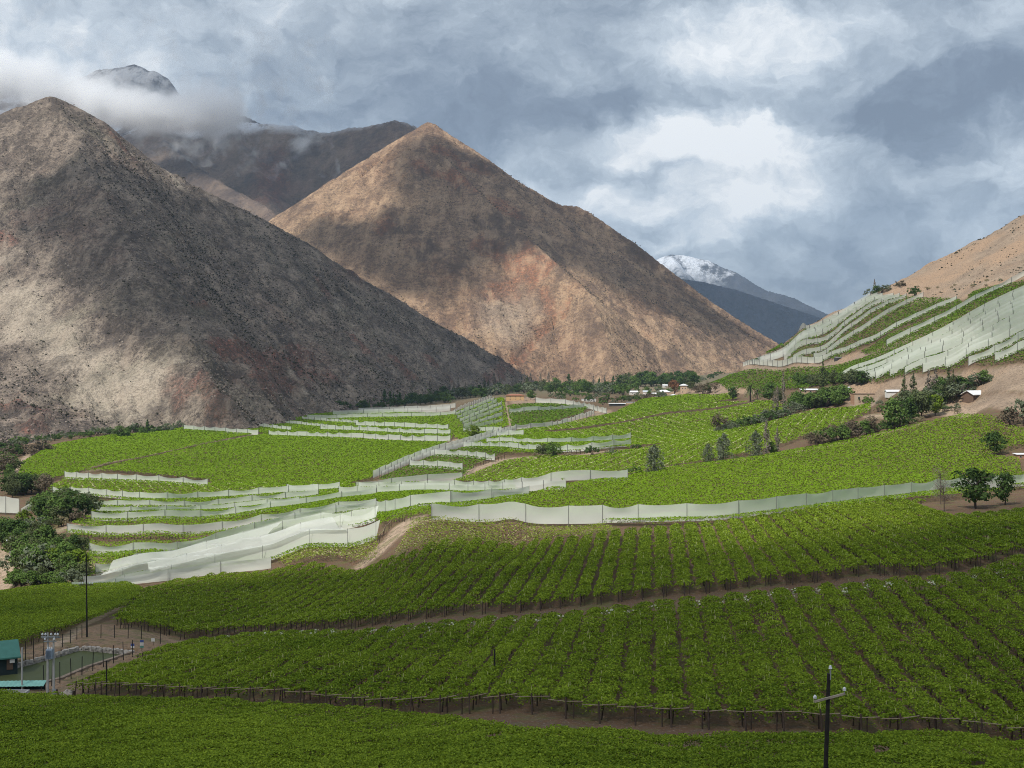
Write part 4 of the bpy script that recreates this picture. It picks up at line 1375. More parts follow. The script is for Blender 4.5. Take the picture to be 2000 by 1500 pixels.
NC = net([(140, 1142), (240, 1136), (330, 1122), (440, 1100), (560, 1075), (660, 1058), (735, 1045)], [5, 10, 18, 24, 27, 28, 29], 'slanting net at the front of the lowest left group, with sagging top', 14, 0.28, lean=0.3)
roof_sheet((NB, TOPS[NB['label']]), (NA, TOPS[NA['label']]), 0.05, 0.62, 1.7)
roof_sheet((NC, TOPS[NC['label']]), (NB, TOPS[NB['label']]), 0.22, 0.85, 1.9)
net([(225, 1139), (300, 1130), (385, 1119), (460, 1110), (530, 1103)], [8, 14, 17, 17, 16], 'lowest front net at the left, just over the brow of the dark field', 13, 0.1)
net([(735, 1000), (800, 992), (880, 982)], [22, 23, 23], 'net between the lowest left group and the middle, above the dirt track', 13, 0.1)
net([(880, 981), (967, 972), (1033, 964)], [22, 19, 15], 'bright net joining on to the right of the one above the dirt track')
net([(662, 963), (760, 961), (880, 957), (1000, 955), (1106, 952)], [13, 14, 14, 14, 13], 'lower of two long nets reaching right from the middle of the valley')
net([(700, 951), (800, 950), (900, 948), (1050, 944), (1226, 933)], [9, 10, 12, 14, 16], 'upper of two long nets reaching right, ending by the willow trees')
net([(695, 950), (780, 942), (903, 933)], [9, 10, 10], 'grey see through net under the terraces in the middle', mat=MAT_NET_THIN)
# middle terraces
net([(728, 930), (770, 912), (824, 891), (900, 869), (960, 850), (1008, 838)], [11, 12, 13, 13, 11, 9], 'slanting net climbing from the bright flat field to the middle mound', 13, 0.1)
net([(745, 926), (824, 893), (900, 872), (1000, 842)], [6, 8, 9, 8], 'second slanting net, close in front of the one climbing to the mound', 13, 0.1, mat=MAT_NET_THIN)
net([(800, 909), (850, 910), (904, 915)], 11, 'short net on the lowest dark terrace under the slanting net')
net([(824, 886), (890, 888), (967, 895)], 10, 'short net on the upper dark terrace under the slanting net')
net([(905, 871), (1000, 874), (1080, 880), (1160, 876), (1232, 868)], [9, 10, 11, 12, 11], 'lower of two nets behind the round green bush in the middle')
net([(950, 863), (1055, 865), (1150, 862), (1232, 855)], [8, 9, 10, 11], 'upper of two nets behind the round green bush in the middle')
net([(905, 843), (980, 841)], 8, 'short net at the foot of the terraced nets, left of the slanting net')
net([(965, 851), (1023, 849)], 10, 'short net right of the top of the slanting net')
net([(1006, 836), (1069, 834), (1110, 824), (1146, 812), (1160, 806)], [8, 9, 9, 8, 7], 'bent net along the bank below the dark green block')
net([(994, 806), (1060, 801), (1140, 796)], 8, 'net crossing the dark green block right of the house path')
net([(1046, 784), (1110, 788), (1150, 796), (1185, 805)], [8, 8, 9, 9], 'net running right from the two storey house')
for i, (a, b) in enumerate([((893, 818), (970, 786)), ((898, 824), (980, 790)), ((903, 829), (981, 800)), ((905, 835), (981, 812)), ((908, 840), (982, 823)), ((890, 811), (965, 782)), ((886, 806), (960, 779))]):
    net([a, b], 8, 'terraced net on the slope left of the two storey house', 12, 0.24, group='terraced nets below the house', mat=MAT_NET if i % 2 else MAT_NET_THIN)
# upper left
net([(359, 838), (430, 842), (505, 847)], 8, 'leftmost far net, ending at the track corner of the bright field')
net([(458, 829), (510, 833), (569, 840)], 7, 'small far net above the leftmost far one')
net([(525, 849), (640, 853), (760, 857), (880, 859)], 9, 'far net along the upper edge of the large flat field')
net([(527, 824), (580, 828), (640, 834)], 6, 'far net with scalloped top below the poplar row')
net([(626, 838), (740, 843), (880, 847)], 9, 'second far net above the large flat field')
net([(695, 831), (790, 834), (876, 837)], 9, 'third far net above the large flat field')
net([(590, 818), (640, 822), (700, 827)], 6, 'far net just under the dark tree belt of the mountain foot')
for i, (p, h) in enumerate([([(600, 817), (750, 814), (890, 808)], 7), ([(650, 810), (760, 806), (880, 800)], 8), ([(700, 804), (790, 800), (890, 794)], 7)]):
    net(p, h, 'broad thin net of the sloping field below the tree belt', 18, 0.05, group='thin nets below the tree belt', mat=MAT_NET_THIN)
# left edge, by the river
net([(-40, 993), (38, 998)], [34, 24], 'white net enclosure at the left edge among riverside trees', 8, 0.05)
net([(40, 1000), (64, 992)], [6, 14], 'small torn net flap beside the white enclosure at the left edge', 9, 0.05)
# right hillside, left fan
GH = 'slanting nets on the left part of the right hillside'
RF = [((1452, 712), (1700, 577), 9, 6), ((1470, 710), (1714, 577), 8, 6), ((1484, 708), (1724, 578), 10, 6), ((1505, 702), (1745, 578), 11, 6), ((1531, 702), (1757, 578), 10, 6), ((1549, 703), (1770, 578), 9, 5)]
for a, b, h1, h2 in RF:
    net([a, ((a[0] + b[0]) / 2, (a[1] + b[1]) / 2 + 2), b], [h1, (h1 + h2) / 2, h2], 'slanting net on the left part of the right hillside', 16, 0.04, group=GH, mat=MAT_NET_THIN)
net([(1589, 699), (1690, 642), (1803, 577)], [9, 8, 7], 'lone slanting net in the green middle of the right hillside', 16, 0.06, mat=MAT_NET_THIN)
net([(1607, 702), (1740, 645), (1868, 585)], [8, 8, 7], 'slanting net along the bare track up the right hillside', 16, 0.06)
net([(1451, 714), (1487, 712), (1535, 711), (1575, 708), (1607, 704)], [6, 9, 10, 10, 9], 'level net along the top of the orange bank at the foot of the hillside', 12, 0.05)
net([(1731, 674), (1850, 616), (1980, 547), (2040, 516)], [10, 9, 8, 8], 'high lone net slanting to the top right corner of the vines', 16, 0.06)
BIGB = [((1642, 736), (2060, 572), 8, 9), ((1655, 737), (2060, 586), 9, 10), ((1672, 739), (2060, 600), 10, 11), ((1690, 739), (2060, 616), 10, 12), ((1710, 737), (2060, 630), 11, 13), ((1738, 733), (2060, 646), 11, 14), ((1767, 729), (2060, 662), 12, 14),
        ((1802, 724), (2060, 676), 14, 15), ((1846, 717), (2060, 690), 14, 15)]
STACK = []
for a, b, h1, h2 in BIGB:
    s = 0.455
    b = (2060, a[1] - (2060 - a[0]) * s)
    nn = net([a, ((a[0] + b[0]) / 2, (a[1] + b[1]) / 2 + 3), b], [h1, (h1 + h2) / 2, h2], 'wide white net of the dense stack on the right hillside', 13, 0.04, lean=0.1, billow=0.1, group='stacked nets of the right hillside')
    STACK.append((nn, TOPS[nn['label']]))
net([(1891, 711), (1960, 682), (2060, 634)], [14, 14, 14], 'second net from the front edge of the right hillside stack', 13, 0.2)
net([(1943, 704), (2000, 680), (2060, 655)], [15, 15, 15], 'lowest short net at the right edge above the cut bank', 13, 0.15)
# ---------------------------------------------------------------- trees and bushes
LEAF = {
    'dark': mat_leaf('dark_tree_leaves', (0.035, 0.064, 0.020), (0.085, 0.138, 0.040), 0.2, 0.2),
    'green': mat_leaf('green_tree_leaves', (0.066, 0.118, 0.030), (0.150, 0.228, 0.060), 0.25, 0.2),
    'bright': mat_leaf('bright_tree_leaves', (0.075, 0.130, 0.015), (0.170, 0.230, 0.030), 0.25, 0.2),
    'grey': mat_leaf('grey_green_leaves', (0.105, 0.130, 0.080), (0.205, 0.235, 0.155), 0.25, 0.2),
    'olive': mat_leaf('olive_leaves', (0.065, 0.085, 0.036), (0.130, 0.155, 0.070), 0.2, 0.2),
    'brown': mat_leaf('brown_leaves', (0.105, 0.085, 0.060), (0.185, 0.150, 0.105), 0.15, 0.2),
    'rust': mat_leaf('rust_leaves', (0.150, 0.070, 0.040), (0.240, 0.120, 0.070), 0.15, 0.2),
    'twig': mat_leaf('bare_twigs', (0.160, 0.135, 0.110), (0.260, 0.225, 0.185), 0.05, 0.2),
    'straw': mat_leaf('straw_leaves', (0.220, 0.190, 0.110), (0.330, 0.290, 0.180), 0.2, 0.2),
}
MAT_BARK = mat_plain('bark', (0.085, 0.065, 0.050), 0.95, 0.35, 3.0)
MAT_BARK_PALE = mat_plain('pale_bark', (0.26, 0.23, 0.19), 0.95, 0.3, 3.0)


def unit(g, n):
    v = g.normal(size=(n, 3))
    return v / np.linalg.norm(v, axis=1, keepdims=True)


def clumps(g, centres, radii, per, size, tilt=1.2):
    """leaf faces gathered in clumps, leaning outwards"""
    Vs, Fs, R_ = [], [], []
    o = 0
    for c, r in zip(centres, radii):
        n = max(3, int(per * g.uniform(0.7, 1.3)))
        u = unit(g, n)
        P = np.asarray(c) + u * (np.asarray(r) * g.uniform(0.45, 1.0, (n, 1)))
        V, Fc = cards(P, size, up=u + np.array([0, 0, 0.5]), tilt=0.45, g=g)
        tone = g.uniform(0.0, 0.55)
        Vs.append(V)
        Fs.append(Fc + o)
        R_.append(np.clip(g.random(n) * 0.55 + tone, 0, 1))
        o += len(V)
    return np.concatenate(Vs), np.concatenate(Fs), np.concatenate(R_)


def limbs(mb, g, h, r, n, spread, z0=0.3, curve=0.15):
    tips = []
    top = Vector((g.normal() * 0.05 * h, g.normal() * 0.05 * h, h * 0.62))
    mb.tube([(0, 0, -0.3), (g.normal() * .02 * h, g.normal() * .02 * h, h * 0.3), top], [r, r * 0.75, r * 0.35], 6)
    for i in range(n):
        a = 2 * math.pi * (i + g.random()) / n
        zb = h * g.uniform(z0, 0.55)
        b = Vector((0, 0, zb))
        e = Vector((math.cos(a) * spread * g.uniform(.6, 1), math.sin(a) * spread * g.uniform(.6, 1), zb + h * g.uniform(0.15, 0.38)))
        mid = (b + e) / 2 + Vector((0, 0, h * curve * 0.4))
        mb.tube([b, mid, e], [r * 0.5, r * 0.32, r * 0.14], 5)
        tips.append(e)
    return tips


def proto(kind, seed, leaf, n_clump=34, per=26, height=1.0, width=0.8, leafsize=0.055, base=0.2, trunk_r=0.03, bark=None, name='tree'):
    """a tree one metre tall (scaled when placed): trunk with limbs, and a crown of leaf clumps"""
    g = np.random.default_rng(seed)
    root = bpy.data.objects.new(name, None)
    root.empty_display_size = 0.5
    mb = MB()
    w = width / 2
    if kind == 'round':
        tips = limbs(mb, g, 1.0, trunk_r, 6, w * 0.75)
        cs, rs = [], []
        for i in range(n_clump):
            u = unit(g, 1)[0]
            rr = g.uniform(0.45, 0.85) ** 0.6
            c = np.array([u[0] * w * rr, u[1] * w * rr, base + (1 - base) * (0.5 + 0.44 * u[2] * rr)])
            lob = 0.75 + 0.35 * math.sin(3 * math.atan2(u[1], u[0]) + seed) + g.normal() * 0.1
            c[:2] *= lob
            cs.append(c)
            rs.append(np.array([1, 1, 0.75]) * g.uniform(0.10, 0.20) * (0.6 + width * 0.5))
        V, Fc, rr = clumps(g, cs, rs, per, leafsize)
    elif kind == 'column':
        mb.tube([(0, 0, -0.3), (g.normal() * .01, g.normal() * .01, 0.5), (g.normal() * .02, g.normal() * .02, 0.97)], [trunk_r, trunk_r * .7, trunk_r * .15], 6)
        cs, rs = [], []
        for i in range(n_clump):
            f = g.uniform(0, 1) ** 0.9
            prof = (math.sin(math.pi * min(1, f * 0.85 + 0.18)) ** 0.7)
            a = g.uniform(0, 2 * math.pi)
            q = g.uniform(0.2, 0.9) * w * prof
            cs.append(np.array([math.cos(a) * q, math.sin(a) * q, base + (0.97 - base) * f]))
            rs.append(np.array([0.6, 0.6, 1.3]) * g.uniform(0.6, 1.1) * w * 0.55 * (0.4 + prof * 0.6))
        for i in range(7):
            a = g.uniform(0, 2 * math.pi)
            zb = g.uniform(0.15, 0.6)
            mb.tube([(0, 0, zb), (math.cos(a) * w * .6, math.sin(a) * w * .6, zb + 0.12), (math.cos(a) * w * .7, math.sin(a) * w * .7, zb + 0.3)], [trunk_r * .4, trunk_r * .25, trunk_r * .1], 4)
        V, Fc, rr = clumps(g, cs, rs, per, leafsize)
    elif kind == 'cone':
        mb.tube([(0, 0, -0.2), (0, 0, 0.95)], [trunk_r, trunk_r * .2], 6)
        cs, rs = [], []
        for i in range(n_clump):
            f = g.uniform(0, 1) ** 1.3
            a = g.uniform(0, 2 * math.pi)
            q = w * (1 - f) * g.uniform(0.5, 1)
            cs.append(np.array([math.cos(a) * q, math.sin(a) * q, base + (0.98 - base) * f]))
            rs.append(np.array([1, 1, 0.7]) * (0.05 + w * 0.35 * (1 - f)))
        V, Fc, rr = clumps(g, cs, rs, per, leafsize)
    elif kind == 'shrub':
        for i in range(7):
            a = g.uniform(0, 2 * math.pi)
            mb.tube([(0, 0, -0.15), (math.cos(a) * w * .3, math.sin(a) * w * .3, 0.35), (math.cos(a) * w * .7, math.sin(a) * w * .7, 0.7 * g.uniform(.7, 1.1))], [trunk_r, trunk_r * .6, trunk_r * .2], 4)
        cs, rs = [], []
        for i in range(n_clump):
            a = g.uniform(0, 2 * math.pi)
            q = w * math.sqrt(g.random()) * 0.9
            top = math.sqrt(max(0, 1 - (q / w) ** 2)) * g.uniform(0.35, 0.9)
            cs.append(np.array([math.cos(a) * q, math.sin(a) * q, 0.08 + top * 0.88]))
            rs.append(np.array([1, 1, 0.8]) * g.uniform(0.09, 0.2) * (0.5 + w * 0.6))
        V, Fc, rr = clumps(g, cs, rs, per, leafsize)
    elif kind == 'bare':
        tips = []
        mb.tube([(0, 0, -0.3), (g.normal() * .02, g.normal() * .02, 0.45), (g.normal() * .04, g.normal() * .04, 0.85)], [trunk_r, trunk_r * .7, trunk_r * .2], 6)
        Vs, Fs = [], []
        for i in range(26):
            a = g.uniform(0, 2 * math.pi)
            zb = g.uniform(0.3, 0.8)
            e = Vector((math.cos(a) * w * g.uniform(.5, 1), math.sin(a) * w * g.uniform(.5, 1), min(1.0, zb + g.uniform(.1, .35))))
            b = Vector((0, 0, zb))
            mid = (b + e) / 2 + Vector((0, 0, 0.03))
            mb.tube([b, mid, e], [trunk_r * .35, trunk_r * .22, trunk_r * .08], 4, cap=False)
            tips += [np.array(e), np.array(mid), (np.array(e) + np.array(mid)) / 2]
        V, Fc, rr = clumps(g, tips, [np.array([1, 1, 1]) * w * 0.32] * len(tips), per, leafsize)
        # twigs rather than leaves: long and thin
        Vr = V.reshape(-1, 4, 3)
        mid = Vr.mean(1, keepdims=True)
        Vr[:, 1] = mid[:, 0] + (Vr[:, 1] - mid[:, 0]) * 0.12
        Vr[:, 3] = mid[:, 0] + (Vr[:, 3] - mid[:, 0]) * 0.12
        V = Vr.reshape(-1, 3)
    elif kind == 'palm':
        mb.tube([(0, 0, -0.2), (0.02, 0, 0.35), (0.0, 0, 0.62)], [trunk_r * 1.2, trunk_r, trunk_r * 1.1], 8)
        Vs, Fs, o = [], [], 0
        for i in range(46):
            a = g.uniform(0, 2 * math.pi)
            el = g.uniform(-0.5, 1.3)
            L = g.uniform(0.32, 0.44)
            pts = []
            for s in np.linspace(0, 1, 6):
                rr_ = L * s * math.cos(el * (1 - s * 0.6))
                zz = 0.62 + L * s * math.sin(el) - 0.26 * s * s * L * 2.2
                pts.append((math.cos(a) * rr_, math.sin(a) * rr_, zz))
            pts = np.array(pts)
            side = np.array([-math.sin(a), math.cos(a), 0])
            for s in range(5):
                wd = 0.035 * (1 - s * 0.12)
                q = [pts[s] - side * wd, pts[s] + side * wd, pts[s + 1] + side * wd * .8, pts[s + 1] - side * wd * .8]
                Vs += q
                Fs.append([o, o + 1, o + 2, o + 3])
                o += 4
        V, Fc = np.array(Vs), np.array(Fs)
        rr = g.random(len(Fc))
    me_t = mb
    tb = bpy.data.meshes.new('trunk')
    tb.from_pydata(mb.v, [], mb.f)
    tb.materials.append(bark or MAT_BARK)
    t = bpy.data.objects.new('trunk', tb)
    t.parent = root
    c = mesh_np('crown', V, Fc, LEAF[leaf], attrs={'rnd': ('FACE', rr)}, link=False)
    c.parent = root
    return root


PROTO = {}


def kinds(key, n, *a, **k):
    PROTO[key] = [proto(a[0], 100 + 17 * i + len(PROTO) * 211, *a[1:], **k) for i in range(n)]


kinds('dark_tree', 3, 'round', 'dark', 40, 26, width=0.95, leafsize=0.075, base=0.12, name='evergreen_tree')
kinds('green_tree', 3, 'round', 'green', 44, 28, width=0.95, leafsize=0.07, base=0.1)
kinds('bright_tree', 2, 'round', 'bright', 44, 28, width=1.0, leafsize=0.07, base=0.1)
kinds('olive_tree', 3, 'round', 'olive', 40, 26, width=1.0, leafsize=0.07, base=0.1, name='olive_tree')
kinds('willow', 3, 'column', 'grey', 60, 26, width=0.72, leafsize=0.05, base=0.10, trunk_r=0.022, name='willow_tree')
kinds('poplar', 3, 'column', 'olive', 40, 20, width=0.24, leafsize=0.032, base=0.08, trunk_r=0.014, name='poplar')
kinds('green_poplar', 2, 'column', 'green', 40, 22, width=0.26, leafsize=0.036, base=0.06, trunk_r=0.014, name='poplar')
kinds('bare_poplar', 3, 'column', 'twig', 50, 15, width=0.22, leafsize=0.034, base=0.12, trunk_r=0.013, bark=MAT_BARK_PALE, name='poplar')
kinds('cypress', 2, 'cone', 'dark', 46, 22, width=0.42, leafsize=0.06, base=0.02, name='conifer')
kinds('shrub', 3, 'shrub', 'green', 26, 26, width=1.6, leafsize=0.11, trunk_r=0.03, name='bush')
kinds('dark_shrub', 3, 'shrub', 'dark', 26, 26, width=1.6, leafsize=0.11, trunk_r=0.03, name='bush')
kinds('grey_shrub', 3, 'shrub', 'grey', 26, 24, width=1.7, leafsize=0.10, trunk_r=0.03, name='bush')
kinds('brown_shrub', 3, 'shrub', 'brown', 26, 24, width=1.5, leafsize=0.10, trunk_r=0.03, name='bush')
kinds('straw_shrub', 2, 'shrub', 'straw', 24, 22, width=1.6, leafsize=0.10, trunk_r=0.03, name='bush')
kinds('brown_tree', 2, 'round', 'brown', 34, 20, width=0.85, leafsize=0.06, base=0.2)
kinds('rust_tree', 1, 'round', 'rust', 34, 22, width=1.0, leafsize=0.07, base=0.15)
kinds('bare_tree', 2, 'bare', 'twig', per=5, width=0.8, leafsize=0.10, trunk_r=0.022, name='bare_tree')
kinds('palm', 2, 'palm', 'olive', trunk_r=0.045, name='palm_tree')
CATS = {'shrub': 'bush', 'dark_shrub': 'bush', 'grey_shrub': 'bush', 'brown_shrub': 'bush', 'straw_shrub': 'bush', 'palm': 'palm tree', 'cypress': 'conifer', 'poplar': 'poplar', 'green_poplar': 'poplar', 'bare_poplar': 'poplar'}


def plant(kind, px, py, hpx, label, group=None, wide=1.0, variant=None, sink=0.0):
    x, y, z = at(px, py)
    h = hpx * y / F * 1.1
    pr = PROTO[kind]
    p = pr[(variant if variant is not None else random.randrange(len(pr)))]
    o = copy_tree(p)
    o.location = (x, y, z - sink * h)
    o.scale = (h * wide, h * wide, h)
    o.rotation_euler = (0, 0, random.uniform(0, 6.28))
    tag(o, label, CATS.get(kind, 'tree'), group)
    return o


# --- single trees that stand out
plant('dark_tree', 1906, 993, 76, 'large dark tree in front of the long net at the right', wide=1.12, variant=0)
plant('dark_tree', 1962, 986, 62, 'dark tree close to the right of the largest one', wide=0.85, variant=1)
plant('bare_tree', 1844, 999, 52, 'half bare leaning tree just left of the large dark tree', wide=1.0, variant=0)
plant('bare_tree', 1838, 985, 68, 'taller thin bare tree in front of the long net', wide=0.55, variant=1)
plant('dark_tree', 1943, 890, 46, 'dark tree by the small field fence at the right edge', wide=1.05, variant=2)
plant('willow', 1278, 929, 54, 'leftmost and widest grey green willow at the field edge', wide=1.15, variant=0)
plant('willow', 1383, 909, 38, 'smallest grey green willow at the field edge', wide=1.0, variant=1)
plant('willow', 1413, 904, 52, 'grey green willow right of the smallest one', wide=1.0, variant=2)
plant('willow', 1476, 897, 50, 'grey green willow left of the two bare poplars', wide=1.05, variant=0)
plant('bare_poplar', 1497, 893, 68, 'taller bare poplar at the field edge beside the willows', wide=1.05)
plant('green_tree', 1507, 891, 28, 'small green tree between the two bare poplars', wide=0.8)
plant('bare_poplar', 1518, 890, 52, 'shorter bare poplar at the field edge beside the willows', wide=1.05)
plant('shrub', 1239, 930, 22, 'small bush at the right end of the long middle net', wide=0.85)
plant('brown_tree', 1402, 847, 38, 'lone brown tree in front of the striped vineyard', wide=1.15)
plant('olive_tree', 1061, 896, 30, 'grey round bush left of the dark one in the middle', wide=1.1)
plant('green_tree', 1081, 898, 34, 'round dark green bush in front of the two mid nets', wide=1.0)
plant('straw_shrub', 1052, 898, 16, 'pale dry bush at the foot of the round bushes', wide=1.1)
plant('straw_shrub', 1112, 897, 14, 'pale dry bush right of the round bushes', wide=1.3)
plant('dark_shrub', 1157, 888, 20, 'dark bush in front of the lower mid net', wide=0.9)
plant('grey_shrub', 1196, 892, 18, 'grey green bush at the dirt strip in the middle', wide=1.0)
plant('dark_shrub', 1243, 879, 14, 'dark bush at the right end of the mid nets', wide=0.9)
plant('bright_tree', 925, 857, 26, 'bright green tree at the crossing of the slanting net', wide=1.3, variant=0)
plant('dark_shrub', 1104, 827, 12, 'dark bush on the bare bank below the bent net', wide=0.8)
plant('green_tree', 1037, 781, 18, 'round tree right beside the two storey house', wide=1.15)
plant('dark_shrub', 1482, 708, 14, 'bush on the corner of the orange bank', wide=0.75)
plant('dark_tree', 1433, 717, 20, 'dark tree at the left tip of the hillside')
plant('cypress', 288, 850, 28, 'pointed dark conifer at the foot of the sunlit scree', wide=1.0)
plant('green_tree', 236, 856, 24, 'wide green tree at the foot of the sunlit scree', wide=1.5)
plant('dark_tree', 250, 855, 20, 'dark tree close right of the wide green one')
plant('green_tree', 436, 832, 26, 'rounded green tree group left of the far poplar row', wide=1.7)
plant('dark_tree', 526, 816, 30, 'dark broad tree above the scalloped far net', wide=1.1)
plant('bare_tree', 478, 826, 26, 'pale bare tree at the mountain foot', wide=1.0)
plant('cypress', 678, 800, 32, 'tallest pointed conifer of the mountain foot belt', wide=0.8)
plant('dark_tree', 942, 782, 24, 'dark round tree above the terraced nets', wide=1.1)
plant('rust_tree', 1317, 772, 30, 'rust red tree beside the square tower house', wide=0.85)
plant('palm', 1466, 785, 42, 'broad palm tree with brown fronds near the village', wide=0.75, variant=0)
plant('palm', 1479, 786, 32, 'lower dark palm beside the broad one', wide=0.8, variant=1)
plant('dark_tree', 1432, 782, 26, 'dark tree left of the palms')
plant('green_tree', 1502, 785, 38, 'wide tree right of the palms', wide=1.0)
plant('olive_tree', 1523, 786, 26, 'olive tree further right of the palms')
plant('poplar', 1607, 790, 78, 'tall shaggy poplar between the village sheds', wide=1.1, variant=0)
plant('bright_tree', 1826, 812, 42, 'bright yellow green tree at the edge of the right field', wide=1.0, variant=1)
plant('green_tree', 1748, 838, 58, 'large dark green tree at the edge of the right field', wide=1.0, variant=0)
plant('dark_tree', 1775, 824, 46, 'dark tree behind the large green one of the right field')
plant('olive_tree', 1800, 818, 56, 'grey olive tree between the two green field edge trees', wide=0.9)
plant('brown_shrub', 1976, 832, 36, 'large brown shrub at the right edge', wide=1.0)
plant('grey_shrub', 1996, 828, 48, 'large grey shrub at the right edge behind the brown one', wide=0.9)
plant('straw_shrub', 1652, 857, 22, 'patch of straw coloured bushes at the field edge', wide=1.0)
plant('bare_poplar', 1530, 800, 68, 'thin bare poplar standing above the grey hedge', wide=0.6)
plant('bare_poplar', 1512, 803, 38, 'shortest thin bare poplar above the grey hedge', wide=0.9)
plant('bare_poplar', 1518, 802, 46, 'middle thin bare poplar above the grey hedge', wide=0.9)
# --- groups along edges
def along(line, n, kindset, hr, label, group, jx=6, jy=3, wide=1.0):
    L = [0.0]
    for a, b in zip(line[:-1], line[1:]):
        L.append(L[-1] + math.hypot(b[0] - a[0], b[1] - a[1]))
    for i in range(n):
        t = (i + random.random()) / n * L[-1]
        k = max(j for j in range(len(L)) if L[j] <= t)
        k = min(k, len(line) - 2)
        f = (t - L[k]) / (L[k + 1] - L[k])
        x = line[k][0] + (line[k + 1][0] - line[k][0]) * f + random.uniform(-jx, jx)
        y = line[k][1] + (line[k + 1][1] - line[k][1]) * f + random.uniform(-jy, jy)
        kd = random.choice(kindset)
        lb = label[kd] if isinstance(label, dict) else label
        plant(kd, x, y, random.uniform(*hr), lb, group + ', ' + kd.replace('_', ' '), wide=wide * random.uniform(0.85, 1.2))


def lab(where):
    nm = {'dark_tree': 'dark round tree', 'green_tree': 'green round tree', 'bright_tree': 'bright green tree', 'olive_tree': 'olive grey tree', 'poplar': 'slim olive poplar', 'green_poplar': 'slim green poplar', 'bare_poplar': 'slim bare poplar',
          'cypress': 'pointed dark conifer', 'shrub': 'green bush', 'dark_shrub': 'dark bush', 'grey_shrub': 'grey green bush', 'brown_shrub': 'brown bush', 'straw_shrub': 'straw coloured bush', 'willow': 'grey green willow',
          'brown_tree': 'brown leaved tree', 'bare_tree': 'bare twiggy tree'}
    return {k: v + ' ' + where for k, v in nm.items()}


# mountain foot belt
along([(500, 812), (560, 808), (640, 803), (720, 798), (800, 790), (880, 784)], 80, ['dark_tree', 'dark_shrub', 'dark_shrub', 'dark_tree', 'green_poplar'], (13, 22), lab('in the belt at the foot of the rocky mountain'), 'tree belt under the rocky mountain', 5, 3)
along([(590, 800), (700, 795), (780, 792)], 26, ['cypress', 'green_poplar', 'poplar'], (18, 32), lab('in the belt at the foot of the rocky mountain'), 'tree belt under the rocky mountain', 4, 2)
along([(800, 786), (870, 780), (960, 772), (1060, 764)], 46, ['olive_tree', 'grey_shrub', 'dark_tree', 'green_tree', 'olive_tree'], (14, 24), lab('in the belt behind the two storey house'), 'tree belt behind the house', 5, 3)
along([(800, 784), (900, 774), (980, 768), (1070, 763)], 24, ['bare_poplar', 'bare_poplar', 'poplar'], (22, 38), lab('in the belt behind the two storey house'), 'tree belt behind the house', 6, 2, 1.0)
along([(1070, 766), (1120, 766), (1180, 768), (1230, 768)], 46, ['green_tree', 'dark_tree', 'olive_tree', 'shrub', 'grey_shrub'], (13, 24), lab('in the belt between the house and the village'), 'tree belt left of the village', 5, 5)
along([(1100, 760), (1160, 758), (1200, 757)], 9, ['poplar', 'bare_poplar', 'cypress'], (16, 28), lab('in the belt between the house and the village'), 'tree belt left of the village', 8, 2)
along([(1170, 790), (1200, 786), (1250, 781), (1300, 776)], 18, ['shrub', 'brown_shrub', 'grey_shrub', 'olive_tree', 'dark_shrub'], (9, 16), lab('in front of the village roofs'), 'bushes in front of the village', 5, 3)
along([(1210, 760), (1260, 755), (1320, 752), (1360, 752)], 34, ['dark_tree', 'green_tree', 'dark_tree', 'olive_tree'], (16, 30), lab('behind the village roofs'), 'trees behind the village', 6, 3, 1.1)
along([(1345, 762), (1375, 768), (1400, 766)], 8, ['brown_shrub', 'olive_tree', 'brown_tree'], (14, 22), lab('right of the square tower house'), 'bushes right of the tower', 5, 2)
along([(1350, 752), (1400, 735), (1440, 716)], 14, ['shrub', 'grey_shrub', 'dark_shrub'], (6, 11), lab('climbing the left edge of the hillside field'), 'bushes up the hillside edge', 4, 2)
# village on the right
along([(1560, 756), (1600, 752), (1660, 750), (1690, 750)], 24, ['dark_tree', 'green_tree', 'olive_tree', 'olive_tree'], (18, 30), lab('behind the white roofed sheds'), 'trees behind the sheds', 6, 3)
along([(1540, 800), (1580, 796), (1620, 792), (1650, 788)], 26, ['green_tree', 'dark_tree', 'shrub', 'olive_tree'], (20, 36), lab('below the white roofed sheds'), 'trees below the sheds', 7, 4)
along([(1410, 846), (1460, 834), (1520, 816), (1560, 806)], 26, ['grey_shrub', 'grey_shrub', 'dark_shrub', 'shrub'], (12, 24), lab('in the hedge above the willow field'), 'hedge above the willow field', 6, 3)
along([(1580, 870), (1620, 862), (1660, 856), (1700, 846)], 22, ['olive_tree', 'brown_tree', 'shrub', 'green_tree', 'brown_shrub'], (18, 34), lab('in the hedge right of the bare poplars'), 'hedge right of the bare poplars', 6, 4)
along([(1690, 848), (1740, 836), (1800, 820)], 20, ['grey_shrub', 'shrub', 'straw_shrub', 'dark_shrub'], (9, 18), lab('at the foot of the large field edge trees'), 'undergrowth of the field edge', 6, 4)
along([(1770, 800), (1800, 798), (1840, 785), (1880, 772)], 26, ['green_tree', 'olive_tree', 'dark_tree', 'grey_shrub'], (22, 44), lab('around the white gabled house'), 'trees around the gabled house', 8, 6)
along([(1760, 790), (1790, 795), (1830, 790), (1880, 790)], 6, ['bare_poplar', 'poplar', 'bare_poplar'], (52, 74), lab('rising above the village on the right'), 'tall poplars of the right village', 6, 4, 1.0)
along([(1830, 765), (1870, 760), (1930, 752)], 12, ['olive_tree', 'grey_shrub', 'green_tree'], (16, 28), lab('on the bank behind the gabled house'), 'trees on the bank', 8, 4)
along([(1660, 780), (1700, 790), (1760, 800)], 8, ['dark_shrub', 'grey_shrub', 'shrub'], (8, 15), lab('on the bare ground by the brick house'), 'bushes by the brick house', 10, 5)
